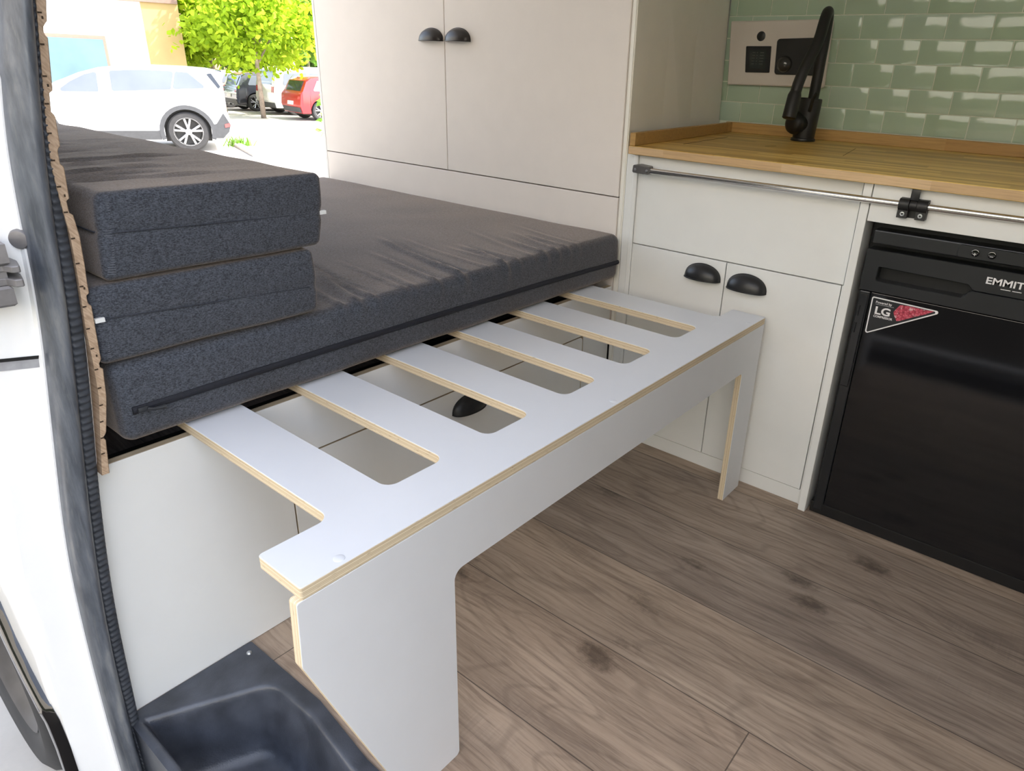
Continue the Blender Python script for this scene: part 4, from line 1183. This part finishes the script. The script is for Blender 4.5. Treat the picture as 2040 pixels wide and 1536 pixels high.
def car(name, label, org, heading, prof, halfw, belt, roofz, wheels, r, paint, panes, group=None, clad=True, tumble=0.14, lamps=(), cladh=0.32, parts=()):
    """side profile prof [(s, z)] closed from the rear sill round over the roof; local X rearwards, local Y: near side = -Y."""
    t = thing(name, label, 'car', org, group, heading)
    def hw(s, z):
        k = max(0.0, (z - belt) / max(0.01, roofz - belt))
        base = halfw * (1 - tumble * k)
        if z < 0.35: base -= 0.03 * (0.35 - z) / 0.2
        return base
    def L(bm, name_, mat, par=None, auto=35):
        me_o = link_mesh(name_, bm, mat, None, auto=auto)
        me_o.parent = par or t
        return me_o
    # body: profile with wheel arches cut out of the lower edge
    low = []
    for (ws) in sorted(wheels):
        R = r * 1.16
        base = min(z for s, z in prof)
        a0 = math.asin(max(-1, min(1, (base - r) / R)))
        for k in range(13):
            a = (math.pi - a0) + (a0 - (math.pi - a0)) * k / 12
            low.append((ws + R * math.cos(a), r + R * math.sin(a)))
    poly = list(prof) + low
    nlow = len(low)
    full = []
    m_ = len(poly)
    for i in range(m_):
        p, q = poly[i], poly[(i + 1) % m_]
        isl = i >= m_ - nlow and (i - (m_ - nlow)) % 13 != 12
        full.append((p[0], p[1], isl))
        if (p[1] - belt) * (q[1] - belt) < 0:
            k_ = (belt - p[1]) / (q[1] - p[1]); full.append((p[0] + (q[0] - p[0]) * k_, belt, False))
    bm = newbm()
    vs = []
    for wv in (-1, -0.94, -0.75, 0.75, 0.94, 1):
        ring = []
        for s, z, _ in full:
            y_ = wv * hw(s, z); dz = 0.0
            if z > belt + 0.6 * (roofz - belt): dz = -0.035 if abs(wv) == 1 else (-0.012 if abs(wv) == 0.94 else 0.0)
            ring.append(bm.verts.new((s, y_, z + dz)))
        vs.append(ring)
    n = len(full)
    for a, b in zip(vs, vs[1:]):
        for i in range(n):
            f = bm.faces.new((a[i], a[(i + 1) % n], b[(i + 1) % n], b[i]))
            f.material_index = 1 if full[i][2] else 0
    P2 = [(p_[0], p_[1]) for p_ in full]
    def span(sv):
        cr = []
        for i in range(n):
            (sa, za), (sb, zb) = P2[i], P2[(i + 1) % n]
            if (sa - sv) * (sb - sv) < 0: cr.append(za + (zb - za) * (sv - sa) / (sb - sa))
        cr.sort()
        return (cr[0], cr[-1]) if len(cr) >= 2 else None
    ss = sorted(set(round(p_[0], 5) for p_ in P2))
    for sd in (-1, 1):
        for sa, sb in zip(ss, ss[1:]):
            if sb - sa < 1e-4: continue
            A0, B0 = span(sa + 1e-5), span(sb - 1e-5)
            if not A0 or not B0: continue
            for part_ in (0, 1):
                q = []
                for sv, sp_ in ((sa, A0), (sb, B0)):
                    z0, z1 = sp_
                    if part_ == 0: z0, z1 = min(z0, belt), min(z1, belt)
                    else: z0, z1 = max(z0, belt), max(z1, belt)
                    q.append((sv, z0, z1))
                if q[0][2] - q[0][1] < 1e-5 and q[1][2] - q[1][1] < 1e-5: continue
                def vv(sv, z):
                    dz = -0.035 if z > belt + 0.6 * (roofz - belt) else 0.0
                    return bm.verts.new((sv, sd * hw(sv, z), z + dz))
                bm.faces.new((vv(q[0][0], q[0][1]), vv(q[1][0], q[1][1]), vv(q[1][0], q[1][2]), vv(q[0][0], q[0][2])))
    bmesh.ops.remove_doubles(bm, verts=bm.verts, dist=1e-5)
    bmesh.ops.dissolve_degenerate(bm, edges=bm.edges, dist=1e-6)
    paint = [paint, M['black_matt']]
    L(bm, 'body', paint)
    def pane(nm, mat, pts, off=0.010, rad=0.03, sides=(-1, 1), th=0.012):
        for sd in sides:
            bm = newbm()
            pf = fillet(pts, rad, 4)
            a = [bm.verts.new((s, sd * (hw(s, z) + off), z)) for s, z in pf]
            b = [bm.verts.new((s, sd * (hw(s, z) + off - th), z)) for s, z in pf]
            bm.faces.new(a); bm.faces.new(b)
            for i in range(len(pf)): bm.faces.new((a[i], a[(i + 1) % len(pf)], b[(i + 1) % len(pf)], b[i]))
            L(bm, nm, mat)
    for pts_ in panes: pane('window', M['glass_blue'], pts_)
    if clad:
        for ws in wheels:
            R0, R1 = r * 1.13, r * 1.34
            pts_ = [(ws + R1 * math.cos(a), r + R1 * math.sin(a)) for a in [math.radians(-18 + 216 * k / 20) for k in range(21)]] + [(ws + R0 * math.cos(a), r + R0 * math.sin(a)) for a in [math.radians(198 - 216 * k / 20) for k in range(21)]]
            pane('arch_cladding', M['clad'], pts_, 0.014, 0.0, th=0.03)
        w0, w1 = sorted(wheels)[0], sorted(wheels)[-1]
        z0c = min(z for s, z in prof)
        pane('sill_cladding', M['clad'], [(w0 + r * 1.3, z0c - 0.01), (w1 - r * 1.3, z0c - 0.01), (w1 - r * 1.32, z0c + 0.14), (w0 + r * 1.32, z0c + 0.14)], 0.012, 0.0, th=0.03)
    for (nm, mat, pts_, off) in parts: pane(nm, mat, pts_, off, 0.012)
    # inner wells so the arches read dark
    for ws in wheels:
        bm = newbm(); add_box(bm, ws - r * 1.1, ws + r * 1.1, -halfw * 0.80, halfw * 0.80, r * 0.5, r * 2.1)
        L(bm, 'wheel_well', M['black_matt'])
        for sd in (-1, 1):
            wv = wheel(None, (ws, sd * (halfw - 0.11), r), r, 0.19, sd)
            wv.parent = t
    return t, L, hw

bm = newbm(); add_box(bm, -0.24, 0.96, -0.125, -0.085, -0.20, 0.048, 0.014, 3)
struct(link_mesh('trim_2', bm, M['van_white'], auto=8))
hd = math.atan2(U.y, U.x)
# white SUV behind the rear opening; origin on the ground beneath its rear wheel, body centre 0.78 m further away
HW = 0.80
suvprof = [(0.52, 0.215), (0.66, 0.33), (0.715, 0.45), (0.70, 0.56), (0.655, 0.74), (0.665, 1.02), (0.60, 1.14), (0.54, 1.30), (0.66, 1.335), (0.64, 1.362), (0.45, 1.392), (0.10, 1.410), (-0.40, 1.410), (-0.80, 1.392), (-1.20, 1.345), (-1.50, 1.255), (-1.80, 1.12), (-2.10, 0.955), (-2.45, 0.90), (-2.95, 0.82), (-3.15, 0.72), (-3.22, 0.50), (-3.15, 0.25)]
suv_panes = [
    [(-1.83, 0.965), (-1.235, 0.972), (-1.225, 1.285), (-1.40, 1.235), (-1.62, 1.12)],
    [(-1.045, 0.985), (-0.17, 1.035), (-0.085, 1.325), (-0.55, 1.335), (-1.035, 1.305)],
    [(-0.14, 1.040), (0.40, 1.070), (0.13, 1.315), (-0.06, 1.325)],
]
t, L, hw = car('suv_car', 'large white family suv with grey wheel arch cladding parked outside the rear opening', out(0.06, HW, 0), hd, suvprof, HW, 1.0, 1.40, (0.0, -2.32), 0.335, M['car_white'], suv_panes,
    parts=[('rear_cladding', M['clad'], [(0.36, 0.225), (0.55, 0.225), (0.66, 0.34), (0.70, 0.46), (0.60, 0.66), (0.47, 0.475), (0.40, 0.46)], 0.016),
           ('reflector', M['lamp_red'], [(0.60, 0.41), (0.69, 0.43), (0.69, 0.49), (0.60, 0.47)], 0.024),
           ('tail_lamp', M['lamp_clear'], [(0.40, 0.90), (0.655, 0.90), (0.665, 1.035), (0.42, 1.02)], 0.010),
           ('pillar_trim', M['lamp_clear'], [(-1.225, 0.972), (-1.055, 0.983), (-1.045, 1.310), (-1.215, 1.285)], 0.004),
           ('rear_glass_side', M['glass_dark'], [(0.42, 1.30), (0.50, 1.315), (0.62, 1.10), (0.58, 1.06)], 0.004)])
bm = newbm(); add_box(bm, 0.40, 0.675, -HW * 0.83, HW * 0.83, 1.338, 1.366, 0.01)
L(bm, 'spoiler', M['glass_dark'])

hatch = [(0.55, 0.20), (0.62, 0.42), (0.58, 0.70), (0.50, 0.80), (0.36, 1.08), (0.20, 1.16), (-0.30, 1.20), (-0.90, 1.15), (-1.45, 0.86), (-2.0, 0.74), (-2.35, 0.60), (-2.42, 0.35), (-2.35, 0.20)]
def parked(name, label, px, heading, paint, prof=hatch, halfw=0.72, belt=0.78, roofz=1.18, wheels=(0.0, -1.95), r=0.27, panes=None, **kw):
    panes = panes or [[(0.22, 0.80), (0.05, 1.08), (-0.35, 1.10), (-0.35, 0.80)], [(-0.42, 0.80), (-0.42, 1.10), (-0.85, 1.06), (-1.25, 0.82)]]
    t, L, hw = car(name, label, px, heading, prof, halfw, belt, roofz, wheels, r, paint, panes, 'cars parked across the road', **kw)
    up = [p_ for p_ in prof if p_[0] > -0.2]
    def rear_x(z):
        best = -9
        for (sa, za), (sb, zb) in zip(up, up[1:]):
            if min(za, zb) <= z <= max(za, zb) and abs(zb - za) > 1e-6: best = max(best, sa + (sb - sa) * (z - za) / (zb - za))
        return best
    def slab(nm, mat, y0, y1, z0, z1, off):
        bm = newbm()
        c = [(rear_x(z) + o_, y, z) for o_ in (off, off - 0.03) for y in (y0, y1) for z in (z0, z1)]
        v_ = [bm.verts.new(p_) for p_ in c]
        for f in ((0, 1, 3, 2), (4, 6, 7, 5), (0, 4, 5, 1), (2, 3, 7, 6), (0, 2, 6, 4), (1, 5, 7, 3)): bm.faces.new([v_[i_] for i_ in f])
        L(bm, nm, mat)
    top = roofz - 0.12
    slab('rear_window', M['glass_dark'], -halfw * 0.72, halfw * 0.72, belt + 0.02, top, 0.012)
    for sd in (-1, 1):
        a_, b_ = sorted((sd * halfw * 0.72, sd * halfw * 0.93))
        slab('tail_lamp', M['lamp_red'], a_, b_, belt - 0.20, belt - 0.03, 0.015)
    slab('number_plate', M['print_white'], -0.2, 0.2, 0.42, 0.52, 0.018)
    slab('rear_bumper', M['clad'], -halfw * 0.9, halfw * 0.9, 0.22, 0.36, 0.02)
    return t
van = [(0.60, 0.22), (0.66, 0.5), (0.60, 0.95), (0.48, 1.30), (0.30, 1.40), (-0.9, 1.42), (-1.5, 1.30), (-2.1, 0.95), (-2.6, 0.82), (-2.75, 0.5), (-2.7, 0.22)]
van_panes = [[(0.35, 0.88), (0.25, 1.22), (-0.45, 1.25), (-0.45, 0.88)], [(-0.55, 0.88), (-0.55, 1.25), (-1.25, 1.20), (-1.7, 0.92)]]
hd2 = math.atan2(*reversed(tuple((-U * 0.97 - Wd * 0.24).xy)))
parked('red_hatchback', 'small red hatchback parked across the road, beside the rear opening edge', Vector((-18.75, 12.35, G)), hd2, M['car_red'],
       clad=False)
parked('white_minivan', 'white minivan parked between the black car and the red hatchback', Vector((-21.05, 12.95, G)), hd2, M['car_white'], van, 0.80, 0.86, 1.42, (0.0, -2.1), 0.29, van_panes, clad=False)
parked('black_car', 'black car parked left of the white minivan across the road', Vector((-23.00, 12.78, G)), hd2, M['car_black'], clad=False, roofz=1.18)
parked('silver_car', 'pale car half hidden behind the white suv tail, left of the black car', Vector((-25.0, 12.95, G)), hd2, M['car_beige'], clad=False)

# ---- building
def obox(name, mat, parent, s0, s1, w0, w1, z0, z1):
    bm = newbm()
    c = [out(s, w, z) for s in (s0, s1) for w in (w0, w1) for z in (z0, z1)]
    vs = [bm.verts.new(p) for p in c]
    for f in ((0, 1, 3, 2), (4, 6, 7, 5), (0, 4, 5, 1), (2, 3, 7, 6), (0, 2, 6, 4), (1, 5, 7, 3)): bm.faces.new([vs[i] for i in f])
    return link_mesh(name, bm, mat, parent)
bld = thing('street_building', 'white rendered building with a pale blue window and cream corner pier', 'building', tuple(out(-4, 11)))
obox('wall', M['facade'], bld, -16, -0.59, 9.0, 13.0, 0, 2.86)
obox('fascia', M['pinkish'], bld, -16, 0.30, 8.9, 13.0, 2.86, 3.6)
obox('corner_pier', M['cream'], bld, -0.589, 0.297, 8.96, 13.0, 0, 2.859)
obox('window_frame', M['pinkish'], bld, -4.2, -1.535, 8.93, 9.02, 0.70, 1.985)
obox('window', M['sky_glass'], bld, -4.1, -1.60, 8.915, 8.935, 0.78, 1.895)
ob = thing('far_building', 'orange rendered apartment house far behind the trees', 'building', (-46.0, 30.0, G))
def abox(name, mat, parent, x0, x1, y0, y1, z0, z1):
    bm = newbm(); add_box(bm, x0, x1, y0, y1, z0, z1); return link_mesh(name, bm, mat, parent)
abox('wall', M['orange'], ob, -52, -46, 22, 42, G, 12)
abox('window_frame', M['facade'], ob, -46.2, -45.95, 28.2, 29.4, 4.0, 6.0)
abox('window', M['sky_glass'], ob, -46.0, -45.9, 28.35, 29.25, 4.1, 5.9)

# unseen surfaces added on the near side of the van for light and reflections
M['bounce_warm'] = plain('warm_bounce_wall', (0.72, 0.665, 0.58), 0.9, var=0.05, scale=1.5)
bm = newbm(); add_box(bm, -16, 18, -9.0, -8.0, G, 6.5)
struct(link_mesh('wall_bounce', bm, M['bounce_warm']))  # unseen house front added to bounce warm light into the van
M['blocker_dark'] = plain('dark_blocker_mass', (0.030, 0.040, 0.018), 0.95, var=0.4, scale=3, bump=0.8, bscale=8, spec=0.1)
bm = newbm(); add_box(bm, -14, 16, -7.4, -6.2, G, 1.75)
bmesh.ops.subdivide_edges(bm, edges=bm.edges[:], cuts=6, use_grid_fill=True)
for v_ in bm.verts:
    if v_.co.z > G + 0.1: v_.co += Vector((0, mnoise.noise(v_.co * 0.9), mnoise.noise(v_.co * 1.3 + Vector((5, 0, 0))))) * 0.45
struct(link_mesh('horizon_blocker', bm, M['blocker_dark'], smooth=True))  # unseen hedge added to darken the low horizon mirrored in the tiles
M['slab_shade'] = plain('dark_shade_slab', (0.013, 0.012, 0.011), 0.95, var=0.25, scale=30, spec=0.05)
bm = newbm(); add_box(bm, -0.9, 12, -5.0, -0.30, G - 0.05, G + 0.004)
struct(link_mesh('road', bm, M['slab_shade']))  # unseen ground slab, coloured near black so the fridge door mirrors shade
# ---- trees
def crown_mesh(name, centre, rad, n, size, mat, parent, seed, clumps=40):
    rr = random.Random(seed)
    cl = []
    for _ in range(clumps):
        while True:
            p = Vector((rr.uniform(-1, 1), rr.uniform(-1, 1), rr.uniform(-1, 1)))
            if 0.25 < p.length < 1: break
        cl.append(Vector((p.x * rad[0], p.y * rad[1], p.z * rad[2])))
    verts, faces = [], []
    for i in range(n):
        c = rr.choice(cl)
        p = Vector(centre) + c + Vector((rr.gauss(0, 1), rr.gauss(0, 1), rr.gauss(0, 0.8))) * 0.17 * max(rad)
        nn = Vector((rr.gauss(0, 1), rr.gauss(0, 1), rr.gauss(0.6, 1))).normalized()
        a = nn.orthogonal().normalized(); b = nn.cross(a)
        th = rr.uniform(0, 6.28); a, b = a * math.cos(th) + b * math.sin(th), b * math.cos(th) - a * math.sin(th)
        s = size * rr.uniform(0.6, 1.3)
        k0 = len(verts)
        verts += [p - a * s, p - a * 0.35 * s + b * 0.62 * s, p + a * 0.5 * s + b * 0.45 * s, p + a * s * 1.1, p + a * 0.5 * s - b * 0.45 * s, p - a * 0.35 * s - b * 0.62 * s]
        faces.append(tuple(range(k0, k0 + 6)))
    me = bpy.data.meshes.new(name); me.from_pydata([tuple(v) for v in verts], [], faces); me.materials.append(mat)
    o = bpy.data.objects.new(name, me); COL.objects.link(o)
    if parent is not None:
        o.parent = parent; o.matrix_parent_inverse = Matrix.Translation(-parent.location)
    return o
def tree(name, label, foot, h, centre, rad, n, size, mat, seed, group='street trees', tr=0.075):
    t = thing(name, label, 'tree', foot, group)
    f = Vector(foot); c = Vector(centre)
    bm = newbm()
    add_tube(bm, [tuple(f), tuple(f.lerp(c, 0.4) + Vector((0.03, -0.02, 0))), tuple(c)], [tr, tr * 0.8, tr * 0.5], 10)
    rr = random.Random(seed)
    for k in range(5):
        a = rr.uniform(0, 6.28)
        add_tube(bm, [tuple(f.lerp(c, 0.55 + 0.08 * k)), tuple(c + Vector((math.cos(a) * rad[0] * 0.7, math.sin(a) * rad[1] * 0.7, rr.uniform(-0.3, 0.6) * rad[2])))], [tr * 0.45, tr * 0.15], 6)
    link_mesh('trunk', bm, M['bark'], t, smooth=True)
    crown_mesh('crown', centre, rad, n, size, mat, t, seed)
    return t
tree('street_tree', 'lime green tree whose trunk stands between the black car and the minivan', (-19.55, 11.25, G), 4, (-19.3, 11.1, 2.05), (1.5, 1.5, 1.65), 6500, 0.085, M['leaf_lime'], 21)
tree('street_tree', 'lime green tree behind the tail of the white suv', (-22.1, 11.45, G), 4, (-22.4, 11.2, 2.15), (1.5, 1.5, 1.6), 6500, 0.09, M['leaf_lime'], 22)
tree('street_tree', 'green tree with a loose crown behind the red hatchback', (-25.6, 16.9, G), 4, (-25.4, 16.7, 2.5), (1.9, 1.9, 1.6), 5000, 0.11, M['leaf_mid'], 23)
tree('dark_tree', 'dark green bushy tree behind the parked cars', (-29.8, 19.0, G), 4, (-29.8, 19.0, 0.9), (2.4, 2.4, 1.5), 6000, 0.15, M['leaf_dark'], 24, group=None)
tree('dark_tree', 'dark green hedge tree in the gap behind the black car', (-31.5, 14.2, G), 4, (-31.5, 14.2, 0.9), (2.2, 2.2, 1.5), 4500, 0.14, M['leaf_dark'], 25, group=None)
post = lathe('street_lamp_post', M['lamp_post'], None, [(0.0, 0), (0.07, 0), (0.06, 0.3), (0.045, 6.0), (0.0, 6.0)], (-24.2, 15.35, G), (0, 0, 1), 12)
tag(post, 'slim grey lamp post behind the white minivan', 'lamp post')

# kerb and weeds near the suv
kb = newbm()
a = Vector((-13.35, 7.0)); b = Vector((-11.4, 6.35)); nrm = Vector((-(b - a).y, (b - a).x)).normalized() * 0.07
add_prism(kb, [tuple(a - nrm), tuple(b - nrm), tuple(b + nrm), tuple(a + nrm)], 'z', G, G + 0.06, bev=0.01)
tag(link_mesh('kerb_stone', kb, M['kerb']), 'low grey kerb stone on the pale ground behind the suv', 'kerb')
def blades(name, label, c, n, h, spread, mat, seed):
    rr = random.Random(seed); verts, faces = [], []
    for i in range(n):
        x, y = c[0] + rr.gauss(0, spread), c[1] + rr.gauss(0, spread)
        hh = h * rr.uniform(0.4, 1.1); lx, ly = rr.gauss(0, 0.4) * hh, rr.gauss(0, 0.4) * hh
        w = 0.012; a = rr.uniform(0, 3.14); dx, dy = math.cos(a) * w, math.sin(a) * w
        k0 = len(verts)
        verts += [(x - dx, y - dy, G), (x + dx, y + dy, G), (x + dx * 0.6 + lx * 0.5, y + dy * 0.6 + ly * 0.5, G + hh * 0.6), (x + lx, y + ly, G + hh), (x - dx * 0.6 + lx * 0.5, y - dy * 0.6 + ly * 0.5, G + hh * 0.6)]
        faces.append((k0, k0 + 1, k0 + 2, k0 + 3, k0 + 4))
    me = bpy.data.meshes.new(name); me.from_pydata(verts, [], faces); me.materials.append(mat)
    o = bpy.data.objects.new(name, me); COL.objects.link(o)
    o['kind'] = 'stuff'; o['label'] = label; o['category'] = 'weeds'
    return o
blades('weeds', 'tuft of green weeds growing at the kerb behind the suv', (-13.1, 6.95), 120, 0.22, 0.10, M['leaf_mid'], 31)

# shrub whose sprigs reach past the cupboard edge
sh = thing('leafy_shrub', 'sprig of green leaves peeking past the cupboard edge at the rear opening', 'shrub', (-4.02, 3.0, G))
bm = newbm()
F0 = Vector((-4.02, 3.0, G))
br_ = [(F0, Vector((-4.08, 2.90, 0.62))), (Vector((-4.06, 2.93, 0.45)), Vector((-4.07, 2.765, 0.55))), (Vector((-4.07, 2.9, 0.6)), Vector((-4.12, 2.845, 0.80))), (Vector((-4.07, 2.9, 0.58)), Vector((-4.10, 2.80, 0.66)))]
for p, q in br_: add_tube(bm, [tuple(p), tuple(p.lerp(q, 0.5) + Vector((0, 0, 0.02))), tuple(q)], [0.006, 0.005, 0.003], 6)
link_mesh('stem', bm, M['bark'], sh, smooth=True)
verts, faces = [], []
rr = random.Random(41)
for p, q in br_[1:]:
    for k in range(9):
        c = p.lerp(q, 0.25 + 0.75 * k / 8) + Vector((rr.gauss(0, 0.02), rr.gauss(0, 0.02), rr.gauss(0, 0.02)))
        a_ = Vector((rr.gauss(0, 1), rr.gauss(0, 1), rr.gauss(-0.4, 0.7))).normalized(); n_ = a_.orthogonal().normalized(); b_ = a_.cross(n_)
        s = rr.uniform(0.025, 0.05); k0 = len(verts)
        verts += [c, c + a_ * s * 0.5 + b_ * s * 0.45, c + a_ * s * 0.9 + b_ * s * 0.2, c + a_ * s * 1.3, c + a_ * s * 0.9 - b_ * s * 0.2, c + a_ * s * 0.5 - b_ * s * 0.45]
        faces.append(tuple(range(k0, k0 + 6)))
me = bpy.data.meshes.new('leaves'); me.from_pydata([tuple(v) for v in verts], [], faces); me.materials.append(M['leaf_mid'])
o = bpy.data.objects.new('leaves', me); COL.objects.link(o); o.parent = sh; o.matrix_parent_inverse = Matrix.Translation(-sh.location)

# ================================================================== LIGHT, CAMERA
w = bpy.data.worlds.new('sky'); sc.world = w; w.use_nodes = True
sky = w.node_tree.nodes.new('ShaderNodeTexSky')
sky.sky_type = 'NISHITA'; sky.sun_disc = False
sky.sun_elevation = math.radians(52); sky.sun_rotation = math.radians(50)
sky.air_density = 1.0; sky.dust_density = 2.0; sky.ozone_density = 1.0
bg = w.node_tree.nodes['Background']
hsv = w.node_tree.nodes.new('ShaderNodeHueSaturation'); hsv.inputs['Saturation'].default_value = 0.72
w.node_tree.links.new(sky.outputs[0], hsv.inputs['Color'])
mxw = w.node_tree.nodes.new('ShaderNodeMix'); mxw.data_type = 'RGBA'; mxw.blend_type = 'MULTIPLY'; mxw.inputs[0].default_value = 1.0
mxw.inputs[7].default_value = (1.05, 1.0, 0.93, 1)
w.node_tree.links.new(hsv.outputs[0], mxw.inputs[6]); w.node_tree.links.new(mxw.outputs[2], bg.inputs[0]); bg.inputs[1].default_value = 0.42
sl_ = bpy.data.lights.new('sun', 'SUN'); sl_.energy = 6.0; sl_.angle = math.radians(0.6); sl_.color = (1.0, 0.95, 0.86)
so = bpy.data.objects.new('sun', sl_); COL.objects.link(so)
sdir = Vector((0.80, 0.60, 0)).normalized() * math.cos(math.radians(52)) + Vector((0, 0, math.sin(math.radians(52))))
so.rotation_euler = sdir.to_track_quat('Z', 'Y').to_euler()
sky.sun_rotation = math.atan2(sdir.x, sdir.y)

cam = bpy.data.cameras.new('camera'); co = bpy.data.objects.new('camera', cam); COL.objects.link(co)
CP = Vector((0.57490956, -0.30569941, 1.0052598)); yaw, pit, rol = 2.21709301, -0.40416022, 0.04337458
fwd = Vector((math.cos(pit) * math.cos(yaw), math.cos(pit) * math.sin(yaw), math.sin(pit)))
r_ = Vector((math.sin(yaw), -math.cos(yaw), 0)); up_ = r_.cross(fwd)
R_ = r_ * math.cos(rol) + up_ * math.sin(rol); U_ = up_ * math.cos(rol) - r_ * math.sin(rol)
mw = Matrix((R_, U_, -fwd)).transposed().to_4x4(); mw.translation = CP
co.matrix_world = mw
cam.sensor_fit = 'HORIZONTAL'; cam.sensor_width = 36.0
cam.lens = 0.91537886 * 1500 / 2040 * 36.0
cam.shift_x = -102.466 / 2040; cam.shift_y = -34.433 / 2040
cam.clip_start = 0.02; cam.clip_end = 300
sc.camera = co
vs_ = sc.view_settings
vs_.view_transform = 'Standard'; vs_.look = 'None'; vs_.exposure = 1.25; vs_.gamma = 1.0; vs_.use_curve_mapping = False
